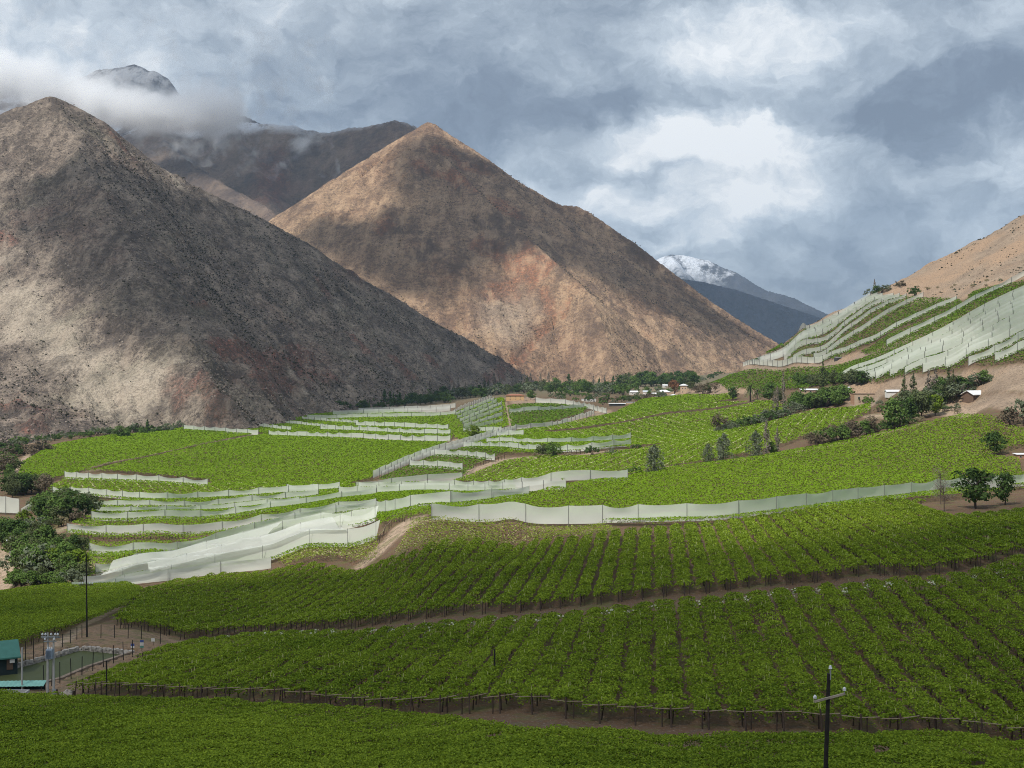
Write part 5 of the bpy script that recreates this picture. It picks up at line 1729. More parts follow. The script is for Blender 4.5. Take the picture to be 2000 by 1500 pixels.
along([(1690, 578), (1715, 574), (1760, 560), (1800, 585)], 8, ['dark_shrub', 'brown_shrub', 'grey_shrub'], (9, 17), lab('on the skyline at the top of the hillside vines'), 'bushes on the hillside skyline', 6, 2)
plant('bare_poplar', 1708, 577, 30, 'bare poplar on the skyline of the hillside', wide=0.9)
plant('dark_tree', 1712, 578, 20, 'dark tree on the skyline of the hillside')
along([(1460, 713), (1560, 664), (1640, 612)], 10, ['shrub', 'grey_shrub'], (4, 7), lab('along the skyline left of the slanting nets'), 'low bushes of the skyline', 4, 1)
along([(1780, 566), (1850, 566), (1900, 560), (1960, 548)], 12, ['straw_shrub', 'grey_shrub'], (4, 9), lab('on the bare slope above the hillside vines'), 'bushes of the bare slope', 10, 6)
along([(1080, 776), (1140, 779), (1180, 782)], 16, ['grey_shrub', 'shrub', 'dark_shrub'], (8, 14), lab('on the slope left of the village roofs'), 'bushes left of the village', 6, 6)
along([(1255, 770), (1290, 768), (1330, 766)], 12, ['shrub', 'green_tree', 'grey_shrub'], (9, 16), lab('between the village houses'), 'bushes between the village houses', 6, 4)
along([(1700, 800), (1760, 806), (1830, 806), (1880, 804)], 16, ['shrub', 'grey_shrub', 'straw_shrub'], (8, 15), lab('along the top of the right field'), 'bushes along the right field', 6, 4)
along([(1290, 920), (1400, 903), (1520, 886), (1590, 874)], 26, ['shrub', 'straw_shrub', 'grey_shrub'], (4, 8), lab('low on the strip under the willows'), 'low plants under the willows', 6, 2)
# riverside thicket at the left edge
along([(-20, 880), (30, 872), (60, 866), (120, 858), (200, 850), (300, 846), (350, 840)], 50, ['shrub', 'dark_shrub', 'grey_shrub', 'green_tree'], (10, 20), lab('at the foot of the sunlit scree'), 'bushes under the scree', 6, 3)
along([(-20, 900), (20, 890), (90, 882)], 14, ['dark_shrub', 'shrub', 'brown_shrub', 'dark_tree'], (16, 28), lab('at the far left corner of the flat field'), 'bushes of the field corner', 8, 5)
along([(-20, 930), (15, 920), (25, 940)], 10, ['olive_tree', 'green_tree', 'brown_tree', 'green_tree'], (28, 42), lab('left of the flat bright field'), 'trees left of the flat field', 8, 8)
along([(10, 970), (50, 962), (90, 966)], 20, ['olive_tree', 'green_tree', 'dark_tree', 'brown_tree'], (28, 42), lab('behind the white net enclosure'), 'trees behind the enclosure', 8, 5)
along([(80, 1018), (100, 1022), (130, 1012), (165, 1008)], 26, ['green_tree', 'olive_tree', 'olive_tree', 'dark_tree'], (34, 52), lab('in the thicket right of the white net enclosure'), 'thicket right of the enclosure', 8, 7)
along([(20, 1086), (80, 1076), (150, 1088)], 18, ['green_tree', 'dark_tree', 'olive_tree', 'olive_tree'], (30, 46), lab('in the middle of the riverside thicket'), 'middle riverside thicket', 8, 8)
along([(70, 1000), (110, 994), (150, 996)], 12, ['olive_tree', 'green_tree', 'grey_shrub'], (30, 44), lab('at the back of the thicket beside the left nets'), 'back of the thicket', 8, 5)
along([(5, 1040), (40, 1036), (110, 1034)], 12, ['olive_tree', 'grey_shrub', 'shrub'], (18, 30), lab('beside the pale track through the thicket'), 'bushes by the thicket track', 8, 4)
plant('brown_shrub', 155, 1022, 36, 'rounded brown bush at the right end of the thicket', wide=0.7)
plant('straw_shrub', 122, 1028, 26, 'pale straw bush in the thicket', wide=0.7)
plant('bright_tree', 46, 1030, 34, 'yellow green tree in front of the white net enclosure', wide=0.9, variant=0)
along([(0, 1062), (20, 1060), (40, 1066)], 14, ['green_tree', 'dark_tree'], (34, 48), lab('at the left edge above the sandy track'), 'trees above the sandy track', 8, 6)
along([(40, 1120), (90, 1110), (130, 1124), (158, 1128)], 34, ['green_tree', 'olive_tree', 'bright_tree', 'green_tree', 'grey_shrub'], (36, 56), lab('in the lower thicket beside the power pole'), 'lower riverside thicket', 10, 10)
along([(20, 1138), (60, 1142), (110, 1144), (150, 1142)], 30, ['grey_shrub', 'olive_tree', 'shrub', 'green_tree'], (20, 34), lab('low along the brow of the left field'), 'bushes along the brow', 8, 5)
# ---------------------------------------------------------------- houses
def wall_mat(name, col, rough=0.9):
    return mat_plain(name, col, rough, 0.15, 1.2)


MAT_ADOBE = wall_mat('ochre_wall', (0.50, 0.33, 0.17))
MAT_TAN = wall_mat('tan_wall', (0.46, 0.34, 0.24))
MAT_WHITEWALL = wall_mat('white_wall', (0.62, 0.60, 0.56))
MAT_DARKWALL_SHADE = wall_mat('dark_board_or_shade', (0.045, 0.045, 0.045))
MAT_BROWNWALL = wall_mat('brown_board_wall', (0.13, 0.085, 0.06))
MAT_TEALWALL = wall_mat('dark_teal_wall', (0.020, 0.034, 0.036))
MAT_ROOFWHITE = mat_plain('white_sheet_roof', (0.72, 0.73, 0.74), 0.55, 0.12, 0.8)
MAT_ROOFGREY = mat_plain('grey_sheet_roof', (0.46, 0.49, 0.52), 0.5, 0.15, 0.8)
MAT_TILE = mat_plain('clay_tile_roof', (0.30, 0.135, 0.085), 0.85, 0.3, 2.0)
MAT_TEALROOF = mat_plain('green_sheet_roof', (0.060, 0.185, 0.150), 0.5, 0.12, 1.2)
MAT_PALETEAL = mat_plain('pale_green_sheet_roof', (0.22, 0.47, 0.40), 0.5, 0.12, 1.2)
MAT_GLASS = mat_plain('dark_window', (0.02, 0.022, 0.025), 0.25, 0.2, 1.0)
MAT_CONC = mat_plain('concrete', (0.42, 0.41, 0.39), 0.85, 0.15, 2.0)
MAT_STONE = mat_plain('pale_stone', (0.40, 0.36, 0.32), 0.95, 0.35, 1.8)
MAT_BLACKPOLE = mat_plain('tarred_pole', (0.018, 0.016, 0.015), 0.8, 0.4, 3.0)
MAT_INS = mat_plain('white_porcelain', (0.75, 0.77, 0.80), 0.25, 0.05, 1.0, spec=0.5)
MAT_ARM = mat_plain('weathered_crossarm', (0.36, 0.31, 0.25), 0.9, 0.3, 3.0)
MAT_STEEL = mat_plain('grey_steel', (0.34, 0.36, 0.38), 0.45, 0.15, 2.0, metal=0.4)
m, T = new_mat('brick_wall')
bt = T.n('ShaderNodeTexBrick')
T.put(bt.inputs['Vector'], T.n('ShaderNodeTexCoord').outputs['Object'])
bt.inputs['Color1'].default_value = (0.36, 0.20, 0.11, 1)
bt.inputs['Color2'].default_value = (0.27, 0.145, 0.085, 1)
bt.inputs['Mortar'].default_value = (0.42, 0.33, 0.24, 1)
bt.inputs['Scale'].default_value = 1.6
finish(T, principled(T, bt.outputs['Color'], 0.9))
MAT_BRICK = m


def house(px, py, wpx, wall_px, label, cat, wall, roof, shape='hip', depth=0.6, roof_px=None, rz=0.0, wins=(), door=True, eave=0.5, name='house', over=None, level=0.0):
    """a house whose front wall is WPX picture columns wide at the distance of its foot"""
    x, y, z = at(px, py)
    w = wpx * y / F
    h = wall_px * y / F
    dp = max(3.5, w * depth)
    rh = (roof_px if roof_px is not None else wall_px * 0.35) * y / F
    root = empty(name, (x, y + dp / 2, z), rz)
    tag(root, label, cat)
    mb = MB()
    mb.box((0, 0, h / 2 - 1.0), (w, dp, h + 2.0))
    if shape == 'gable':    # gable ends left and right
        mb.add([(-w / 2, -dp / 2, h), (-w / 2, dp / 2, h), (-w / 2, 0, h + rh * .97), (w / 2, -dp / 2, h), (w / 2, dp / 2, h), (w / 2, 0, h + rh * .97)], [(0, 2, 1), (3, 4, 5), (0, 3, 5, 2), (1, 2, 5, 4)])
    if shape == 'front':    # gable facing the viewer
        mb.add([(-w / 2, -dp / 2, h), (w / 2, -dp / 2, h), (0, -dp / 2, h + rh * .97), (-w / 2, dp / 2, h), (w / 2, dp / 2, h), (0, dp / 2, h + rh * .97)], [(0, 1, 2), (3, 5, 4), (0, 2, 5, 3), (1, 4, 5, 2)])
    mb.build('wall', wall, root)
    r = MB()
    e = eave
    t = 0.14
    W2, D2 = w / 2 + e, dp / 2 + e
    if shape == 'hip':
        k = min(W2 - 0.3, D2)
        for dz in (0,):
            r.add([(-W2, -D2, h), (W2, -D2, h), (W2, D2, h), (-W2, D2, h), (-W2, -D2, h + t), (W2, -D2, h + t), (W2, D2, h + t), (-W2, D2, h + t), (-(W2 - k), 0, h + t + rh), (W2 - k, 0, h + t + rh)],
                  [(3, 2, 1, 0), (0, 1, 5, 4), (1, 2, 6, 5), (2, 3, 7, 6), (3, 0, 4, 7), (4, 5, 9, 8), (6, 7, 8, 9), (5, 6, 9), (7, 4, 8)])
    elif shape == 'gable':
        r.add([(-W2, -D2, h - e * .2), (W2, -D2, h - e * .2), (W2, 0, h + rh), (-W2, 0, h + rh), (-W2, D2, h - e * .2), (W2, D2, h - e * .2),
               (-W2, -D2, h + t), (W2, -D2, h + t), (W2, 0, h + rh + t + .05), (-W2, 0, h + rh + t + .05), (-W2, D2, h + t), (W2, D2, h + t)],
              [(0, 1, 2, 3), (3, 2, 5, 4), (6, 9, 8, 7), (9, 10, 11, 8), (0, 6, 7, 1), (4, 5, 11, 10), (0, 3, 9, 6), (3, 4, 10, 9), (1, 7, 8, 2), (2, 8, 11, 5)])
    elif shape == 'front':
        r.add([(-W2, -D2, h - e * .2), (0, -D2, h + rh), (W2, -D2, h - e * .2), (-W2, D2, h - e * .2), (0, D2, h + rh), (W2, D2, h - e * .2),
               (-W2, -D2, h + t), (0, -D2, h + rh + t + .05), (W2, -D2, h + t), (-W2, D2, h + t), (0, D2, h + rh + t + .05), (W2, D2, h + t)],
              [(0, 1, 4, 3), (1, 2, 5, 4), (6, 9, 10, 7), (7, 10, 11, 8), (0, 6, 7, 1), (1, 7, 8, 2), (3, 4, 10, 9), (4, 5, 11, 10), (0, 3, 9, 6), (2, 8, 11, 5)])
    else:   # one flat slope, higher at the back
        r.add([(-W2, -D2, h + .02), (W2, -D2, h + .02), (W2, D2, h + rh), (-W2, D2, h + rh), (-W2, -D2, h + t), (W2, -D2, h + t), (W2, D2, h + rh + t), (-W2, D2, h + rh + t)],
              [(3, 2, 1, 0), (4, 5, 6, 7), (0, 1, 5, 4), (1, 2, 6, 5), (2, 3, 7, 6), (3, 0, 4, 7)])
    r.build('roof', roof, root)
    for fx, fz, fw, fh in wins:
        mb = MB()
        mb.box((fx * w, -dp / 2 - 0.02, fz * h), (fw * w, 0.12, fh * h))
        f = mb.build('window', MAT_CONC if wall is not MAT_DARKWALL_SHADE else MAT_STEEL, root)
        mb = MB()
        mb.box((fx * w, -dp / 2 - 0.075, fz * h), (fw * w * 0.8, 0.03, fh * h * 0.84))
        mb.build('pane', MAT_GLASS, f)
    if door:
        mb = MB()
        mb.box((w * 0.33, -dp / 2 - 0.03, 1.0), (0.95, 0.1, 2.0))
        mb.build('door', MAT_BROWNWALL if wall is not MAT_BROWNWALL else MAT_DARKWALL_SHADE, root)
    return root


W23 = [(fx, fz, 0.055, 0.17) for fx in (-0.28, 0.0, 0.28) for fz in (0.33, 0.74)]
house(1006, 783, 35, 10.5, 'two storey ochre house with clay tile roof on top of the vine mound', 'house', MAT_ADOBE, MAT_TILE, 'hip', 0.5, 2.6, 0.03, W23, False, 0.8)
house(1297, 772, 24, 6, 'village house with broad white hipped roof', 'house', MAT_TAN, MAT_ROOFWHITE, 'hip', 0.6, 4.2, 0.1, [(-.25, .55, .08, .3), (.1, .55, .08, .3)])
house(1336, 771, 13, 18, 'square tan tower house under a white hipped roof', 'house', MAT_TAN, MAT_ROOFWHITE, 'hip', 0.9, 3.0, -0.05, [(-.2, .7, .16, .12), (.2, .7, .16, .12), (-.2, .3, .16, .12)], True, 1.0)
house(1238, 771, 15, 5, 'leftmost white roofed village house among trees', 'house', MAT_WHITEWALL, MAT_ROOFWHITE, 'gable', 0.6, 2.5, 0.15, [(-.2, .55, .12, .3)])
house(1264, 771, 15, 5.5, 'white roofed village house between two others with grey roofs', 'house', MAT_WHITEWALL, MAT_ROOFGREY, 'gable', 0.6, 2.5, -0.1, [(.1, .55, .12, .3)])
house(1277, 774, 11, 4.5, 'small pale roofed village house left of the broad hipped one', 'house', MAT_TAN, MAT_ROOFWHITE, 'gable', 0.7, 2.0, 0.2, [(-.1, .55, .12, .3)])
house(1316, 775, 11, 3, 'small white roofed hut below the square tower house', 'hut', MAT_BROWNWALL, MAT_ROOFWHITE, 'hip', 0.8, 1.6, 0.0)
house(1299, 757, 9, 4, 'white house far back among the village trees', 'house', MAT_WHITEWALL, MAT_ROOFWHITE, 'gable', 0.7, 2, 0.1, [(0, .5, .2, .3)])
house(1206, 793, 31, 4.5, 'long low carport with a flat white roof at the corner of the bright field', 'carport', MAT_DARKWALL_SHADE, MAT_ROOFWHITE, 'flat', 0.4, 0.4, -0.08, (), False, 0.7, 'carport')  # solid dark wall stands in for the shade under the open roof
house(1232, 789, 16, 3, 'low flat roofed shed right of the long carport', 'shed', MAT_TAN, MAT_ROOFGREY, 'flat', 0.5, 0.4, -0.05, (), True, 0.4, 'shed')
house(1150, 784, 28, 4, 'long white garden building behind the net from the ochre house', 'outbuilding', MAT_WHITEWALL, MAT_ROOFWHITE, 'flat', 0.2, 0.3, 0.0, [(-.3, .5, .06, .4), (.2, .5, .06, .4)], False, 0.2, 'outbuilding')
house(1583, 769, 34, 7, 'long shed with a white single slope roof left of the tall poplar', 'shed', MAT_TAN, MAT_ROOFWHITE, 'flat', 0.4, 2.2, 0.06, [(-.3, .55, .1, .4), (0, .55, .1, .4)], True, 0.6, 'shed')
house(1652, 766, 20, 5, 'white gable roofed cottage left of the brick house', 'cottage', MAT_WHITEWALL, MAT_ROOFGREY, 'gable', 0.7, 5, 0.35, [(-.2, .5, .12, .4)])
house(1690, 787, 46, 17, 'unfinished flat roofed brick house on the orange ground', 'house', MAT_BRICK, MAT_BROWNWALL, 'flat', 0.45, 0.6, 0.1, [(-.3, .55, .1, .3), (.05, .55, .1, .3)], True, 0.2)
house(1748, 770, 32, 5, 'low cottage with a pale sheet roof below the cut bank', 'cottage', MAT_WHITEWALL, MAT_ROOFWHITE, 'gable', 0.4, 3, 0.05, [(.3, .5, .1, .4)])
house(1906, 779, 34, 8, 'brown cabin with white gabled roof on the orange bank', 'cabin', MAT_BROWNWALL, MAT_ROOFWHITE, 'gable', 0.75, 7.5, 0.55, [(-.2, .5, .14, .4)], True, 0.9)
house(1876, 748, 20, 3, 'small pale roofed hut behind bushes on the upper bank', 'hut', MAT_TAN, MAT_ROOFWHITE, 'flat', 0.5, 1.5, -0.1, (), True, 0.4)
house(1998, 897, 22, 9, 'red brick hut with white roof at the right edge', 'hut', MAT_BRICK, MAT_ROOFWHITE, 'flat', 0.6, 1.0, 0.0, [(-.2, .55, .16, .35)], True, 0.4)
house(1640, 703, 16, 5, 'small dark shelter with white roof on the bank below the hillside nets', 'shelter', MAT_DARKWALL_SHADE, MAT_ROOFWHITE, 'flat', 0.6, 0.4, 0.3, (), False, 0.3, 'shelter')
ph = house(-28, 1312, 84, 23, 'dark pump house with green sheet roof by the pond', 'pump house', MAT_TEALWALL, MAT_TEALROOF, 'gable', 0.8, 26, 0.5, [(-.1, .6, .2, .3)], True, 0.45, 'pump_house')
mb = MB()
mb.box((2.55, -3.0, 1.35), (0.75, 0.05, 0.55))
mb.build('notice', MAT_WHITEWALL, ph)

# ---------------------------------------------------------------- pond, its wall and posts
m, T = new_mat('pond_water')
nz = T.noise(T.pos(), 1.2, 4, 0.6)
finish(T, principled(T, T.mix(nz, (0.070, 0.085, 0.035), (0.100, 0.115, 0.052)), 0.5, T.bump(nz, 0.08, 0.05), 0.06))
pv = [(x, y, POND_Z) for x, y in POND]
bm_ = bpy.data.meshes.new('pond_water')
bm_.from_pydata(pv, [], [tuple(range(len(pv)))])
bm_.materials.append(m)
po = bpy.data.objects.new('pond_water', bm_)
COL.objects.link(po)
tag(po, 'still olive green water of the reservoir', kind='structure')
root = empty('pond_wall', (POND[5][0], POND[5][1], POND_Z))
tag(root, 'low wall of pale rubble stones around the back of the pond', 'stone wall')
mb = MB()
for a, b in zip(POND[0:8], POND[1:9]):
    L = math.hypot(b[0] - a[0], b[1] - a[1])
    n = max(2, int(L / 0.42))
    for i in range(n):
        for lev in range(3):
            f = (i + random.random() * 0.6) / n
            mb.box((a[0] + (b[0] - a[0]) * f - root.location[0] + random.uniform(-.12, .12), a[1] + (b[1] - a[1]) * f + 0.25 - root.location[1] + random.uniform(-.15, .15), -0.1 + lev * 0.34 + random.uniform(-.05, .05)),
                   (random.uniform(.4, .75), random.uniform(.4, .6), random.uniform(.3, .5)), random.uniform(0, 3), Matrix.Rotation(random.uniform(-.3, .3), 3, 'X'))
o = mb.build('stones', MAT_STONE, root)
o['kind'] = 'stuff'
# front kerb
MAT_EARTH = mat_plain('trodden_earth', (0.26, 0.20, 0.15), 0.95, 0.3, 1.5)
root = empty('pond_kerb', (POND[10][0], POND[10][1], POND_Z))
tag(root, 'flat earth and stone kerb along the near side of the pond', 'kerb')
mb = MB()
for a, b in zip(POND[7:13], POND[8:14]):
    L = math.hypot(b[0] - a[0], b[1] - a[1])
    mb.box(((a[0] + b[0]) / 2 - root.location[0], (a[1] + b[1]) / 2 - root.location[1] - 0.3, 0.35), (L + 0.1, 0.7, 0.9), math.atan2(b[1] - a[1], b[0] - a[0]))
mb.build('kerb', MAT_EARTH, root)


def post(px, py, hpx, label, group, mat=MAT_BLACKPOLE, r=0.075, name='fence_post', tilt=0.0):
    x, y, z = at(px, py)
    z = max(z, POND_Z - 0.3)
    h = hpx * y / F
    mb = MB()
    mb.tube([(0, 0, -0.3), (tilt * h, 0, h)], [r, r * 0.85], 6)
    o = mb.build(name, mat)
    o.location = (x, y, z)
    tag(o, label, 'post', group)
    return o


for a, b, h in ((86, 1339, 40), (101, 1336, 38), (117, 1331, 38), (139, 1322, 36), (160, 1315, 33), (181, 1307, 33), (202, 1299, 32), (222, 1292, 32), (241, 1286, 33), (259, 1281, 31)):
    post(a, b, h, 'dark fence post along the near side of the pond', 'fence posts on the near side of the pond', tilt=random.uniform(-.04, .04))
for a, b, h in ((50, 1290, 38), (66, 1289, 46), (85, 1280, 42), (122, 1268, 30), (138, 1262, 32), (150, 1254, 30), (160, 1248, 28), (197, 1248, 28), (224, 1249, 28), (250, 1249, 30), (276, 1250, 28), (313, 1264, 28), (330, 1256, 34)):
    post(a, b, h, 'dark fence post behind the pond', 'fence posts behind the pond', tilt=random.uniform(-.03, .03))
post(208, 1362, 72, 'tall black post at the left end of the lower dark field', None, r=0.11, name='post')
post(966, 1332, 64, 'single black post standing out of the lower dark field', None, r=0.11, name='post')
post(43, 1349, 84, 'white concrete post beside the green roofed pump house', None, MAT_CONC, 0.14, 'post')
post(118, 1368, 22, 'leaning rusty trellis post left of the boulder', None, MAT_WOOD, 0.16, 'post', -0.35)
post(142, 1369, 20, 'short thick trellis post right of the boulder', None, MAT_WOOD, 0.18, 'post', 0.1)
# boulder
x, y, z = at(132, 1362)
g = np.random.default_rng(5)
u = []
f = []
for i in range(9):
    for j in range(14):
        th, ph_ = math.pi * i / 8, 2 * math.pi * j / 14
        r_ = 0.75 * (1 + 0.18 * math.sin(3 * ph_ + i) + g.normal() * 0.05)
        u.append((r_ * math.sin(th) * math.cos(ph_) * 1.3, r_ * math.sin(th) * math.sin(ph_), r_ * math.cos(th) * 0.8))
for i in range(8):
    for j in range(14):
        f.append((i * 14 + j, i * 14 + (j + 1) % 14, (i + 1) * 14 + (j + 1) % 14, (i + 1) * 14 + j))
mbb = MB()
mbb.add(u, f)
o = mbb.build('boulder', MAT_STONE, None, True)
o.location = (x, y, z + 0.35)
tag(o, 'pale rounded boulder at the corner of the lower dark field', 'boulder')

# low green sheet roof in front of the pond
x, y, z = at(20, 1350)
root = empty('canopy_shelter', (x, y, z), 0.06)
tag(root, 'low pale green sheet canopy in front of the pond at the left edge', 'canopy')
mb = MB()
n = 40
vs, fs = [], []
for i in range(n + 1):
    xx = -6.5 + 11.3 * i / n
    c = 0.05 * (i % 2)
    vs += [(xx, -0.8, 0.85 + c), (xx, 0.8, 1.25 + c), (xx, -0.8, 0.80 + c), (xx, 0.8, 1.20 + c)]
for i in range(n):
    o_ = i * 4
    fs += [(o_, o_ + 4, o_ + 5, o_ + 1), (o_ + 2, o_ + 3, o_ + 7, o_ + 6), (o_, o_ + 2, o_ + 6, o_ + 4), (o_ + 1, o_ + 5, o_ + 7, o_ + 3)]
mb.add(vs, fs)
mb.build('roof', MAT_PALETEAL, root)
for xx in (-6, -3.3, -0.6, 2.1, 4.5):
    for yy, hh in ((-0.7, 0.85), (0.7, 1.2)):
        mb = MB()
        mb.tube([(xx, yy, -0.3), (xx, yy, hh)], 0.06, 6)
        mb.build('post', MAT_WOOD, root)
mb = MB()
mb.box((-0.8, 0.55, 0.45), (11, 0.06, 0.8))
mb.build('back_board', MAT_TEALWALL, root)
# concrete trough beside it
x, y, z = at(2, 1364)
mb = MB()
mb.box((0, 0, 0.3), (6.4, 0.25, 0.9))
mb.box((0, 1.5, 0.3), (6.4, 0.25, 0.9))
mb.box((3.08, 0.75, 0.3), (0.24, 1.25, 0.9))
mb.box((-3.08, 0.75, 0.3), (0.24, 1.25, 0.9))
mb.box((0, 0.75, 0.0), (5.9, 1.24, 0.2))
o = mb.build('trough', MAT_CONC)
o.location = (x, y, z)
tag(o, 'open concrete trough at the left edge above the front field', 'trough')


def sign(px, py, hpx, cols, label):
    x, y, z = at(px, py)
    h = hpx * y / F
    root = empty('sign', (x, y, z))
    tag(root, label, 'sign')
    mb = MB()
    mb.tube([(0, 0.05, -0.3), (0, 0.05, h)], 0.05, 6)
    mb.build('post', MAT_WOOD, root)
    zz = h
    for c, hh in cols:
        mb = MB()
        mb.box((0, -0.03, zz - hh / 2), (0.62, 0.05, hh - 0.02))
        mb.build('board', c, root)
        zz -= hh
    return root


MAT_BLUE = mat_plain('blue_board', (0.06, 0.09, 0.26), 0.5, 0.1)
MAT_GREENB = mat_plain('green_board', (0.10, 0.26, 0.20), 0.5, 0.1)
sign(259, 1271, 14, [(MAT_BLUE, 0.42), (MAT_WHITEWALL, 0.28)], 'small blue and white sign at the far corner of the pond')
sign(277, 1274, 24, [(MAT_BLUE, 0.4), (MAT_WHITEWALL, 0.55), (MAT_GREENB, 0.35)], 'tallest sign, blue white and green, right of the pond')
sign(299, 1268, 22, [(MAT_WHITEWALL, 0.6)], 'plain pale sign board at the corner of the middle lane')


# ---------------------------------------------------------------- power poles
def insulator(root, c, s=1.0):
    mb = MB()
    mb.tube([(c[0], c[1], c[2] - 0.12 * s), (c[0], c[1], c[2])], 0.02 * s, 6)
    pin = mb.build('pin', MAT_STEEL, root)
    mb = MB()
    mb.lathe([(0.045 * s, 0), (0.095 * s, 0.01 * s), (0.10 * s, 0.045 * s), (0.055 * s, 0.06 * s), (0.09 * s, 0.075 * s), (0.095 * s, 0.11 * s), (0.05 * s, 0.125 * s), (0.065 * s, 0.14 * s), (0.06 * s, 0.175 * s), (0.02 * s, 0.19 * s)], c, 12)
    ins = mb.build('insulator', MAT_INS, root, True)
    pin.parent = ins
    return ins


d = 65.0
bx, bz = (1609 - 1000) / F * d, float(ground((1609 - 1000) / F * d, d))
tx_, tz = (1619 - 1000) / F * d, (HY - 1316) / F * d
root = empty('power_pole', (bx, d, bz))
tag(root, 'nearest black power pole with crossarm and three white insulators', 'power pole')
H_ = tz - bz
lx = tx_ - bx
mb = MB()
mb.tube([(0, 0, -0.5), (lx * .5, 0, H_ * .5), (lx, 0, H_)], [0.135, 0.115, 0.095], 12)
mb.build('shaft', MAT_BLACKPOLE, root)
za = (HY - 1361) / F * d - bz
mb = MB()
mb.box((lx * .93 + 0.03, -0.14, za), (1.72, 0.085, 0.10), 0.25, Matrix.Rotation(-0.17, 3, 'Y'))
mb.build('crossarm', MAT_ARM, root)
insulator(root, (lx * .93 - 0.77, -0.34, za + 0.01), 0.95)
insulator(root, (lx * .93 + 0.82, 0.06, za + 0.30), 0.95)
mb = MB()
mb.box((lx + 0.06, -0.06, H_ - 0.05), (0.06, 0.06, 0.5))
mb.build('top_pin', MAT_STEEL, root)
insulator(root, (lx + 0.06, -0.06, H_ + 0.26), 0.95)

x, y, z = at(170, 1247)
k = y / F
root = empty('power_pole', (x, y, z))
tag(root, 'tall dark wooden power pole beside the lane at the left', 'power pole')
mb = MB()
mb.tube([(0, 0, -0.5), (-0.15, 0, 166 * k)], [0.17, 0.10], 8)
mb.build('shaft', MAT_BLACKPOLE, root)
mb = MB()
mb.box((-0.1, -0.16, 105 * k), (27 * k, 0.12, 0.16))
mb.build('crossarm', MAT_WOOD, root)
for q in (-12, -7, 7, 12):
    insulator(root, (q * k - 0.1, -0.16, 105 * k + 0.2), 1.3)

x, y, z = at(99, 1364)
k = y / F
root = empty('transformer_poles', (x, y, z))
tag(root, 'pair of pale concrete poles carrying a transformer in front of the pond', 'power pole')
for q, hh in ((-6, 128), (6, 122)):
    mb = MB()
    mb.tube([(q * k, 0, -0.5), (q * k * 0.92, 0, hh * k)], [0.19, 0.12], 8)
    mb.build('shaft', MAT_CONC, root)
for yy, zz, wd in ((-0.2, 121, 34), (0.2, 118, 34), (-0.2, 112, 24)):
    mb = MB()
    mb.box((0, yy, zz * k), (wd * k, 0.12, 0.14), 0.1)
    mb.build('crossarm', MAT_STEEL, root)
for q in (-15, -9, 2, 10, 15):
    insulator(root, (q * k, -0.2, 121 * k + 0.22), 1.5)
for q in (-10, 8):
    insulator(root, (q * k, -0.2, 112 * k + 0.22), 1.5)
mb = MB()
mb.box((0, -0.3, 88 * k), (0.85, 0.7, 1.25))
for i in range(6):
    mb.box((-0.36 + i * 0.145, -0.72, 88 * k), (0.05, 0.14, 1.0))
tb_ = mb.build('transformer', mat_plain('transformer_paint', (0.28, 0.34, 0.42), 0.5, 0.2), root)
for q in (-.25, 0, .25):
    mb = MB()
    mb.lathe([(0.05, 0), (0.08, 0.05), (0.05, 0.1), (0.08, 0.15), (0.04, 0.3)], (q, -0.3, 88 * k + 0.62), 8)
    mb.build('bushing', MAT_INS, tb_)
mb = MB()
mb.box((8 * k, -0.22, 14 * k), (0.5, 0.25, 0.65))
mb.build('meter_box', MAT_STEEL, root)

x, y, z = at(20, 1092)
k = y / F
root = empty('power_pole', (x, y, z))
tag(root, 'pale power pole rising from the riverside thicket', 'power pole')
mb = MB()
mb.tube([(0, 0, -0.5), (0, 0, 44 * k)], [0.22, 0.15], 8)
mb.build('shaft', MAT_CONC, root)
mb = MB()
mb.box((0, -0.2, 34 * k), (14 * k, 0.16, 0.2), 0.3)
mb.build('crossarm', MAT_CONC, root)
for q in (-6, 0, 6):
    insulator(root, (q * k, -0.2, 34 * k + 0.3), 2.4)
for a, b, h in ((1396, 764, 14), (1494, 742, 12), (1541, 748, 12), (1662, 748, 14), (1703, 745, 13), (1745, 738, 14)):
    x, y, z = at(a, b)
    mb = MB()
    mb.tube([(0, 0, -0.3), (0, 0, h * y / F)], [0.16, 0.12], 6)
    o = mb.build('utility_post', MAT_CONC)
    o.location = (x, y, z)
    tag(o, 'thin pale utility post along the foot of the right hillside', 'post', 'utility posts of the village')


# ---------------------------------------------------------------- bare trellis lines at field edges
def trellis(pts, n, label, hpx=9, mat=MAT_WOOD, rail=True):
    q = [at(a, b) for a, b in pts]
    L = [0.0]
    for a, b in zip(q[:-1], q[1:]):
        L.append(L[-1] + math.hypot(b[0] - a[0], b[1] - a[1]))
    root = empty('trellis', q[0])
    tag(root, label, 'trellis')
    o = Vector(q[0])
    tops = []
    for i in range(n):
        t = L[-1] * i / (n - 1)
        x, y = np.interp(t, L, [p[0] for p in q]), np.interp(t, L, [p[1] for p in q])
        z = float(ground(x, y))
        mb = MB()
        b = Vector((x, y, z)) - o
        tp = b + Vector((random.uniform(-.3, .3), random.uniform(-.3, .3), 2.0))
        r = max(0.07, 0.00022 * y)
        mb.tube([b + Vector((0, 0, -.2)), tp], r, 4)
        mb.build('post', mat, root)
        tops.append(tp)
    if rail:
        mb = MB()
        mb.tube(tops, 0.05, 4)
        mb.build('rail', MAT_WIRE, root)
    return root


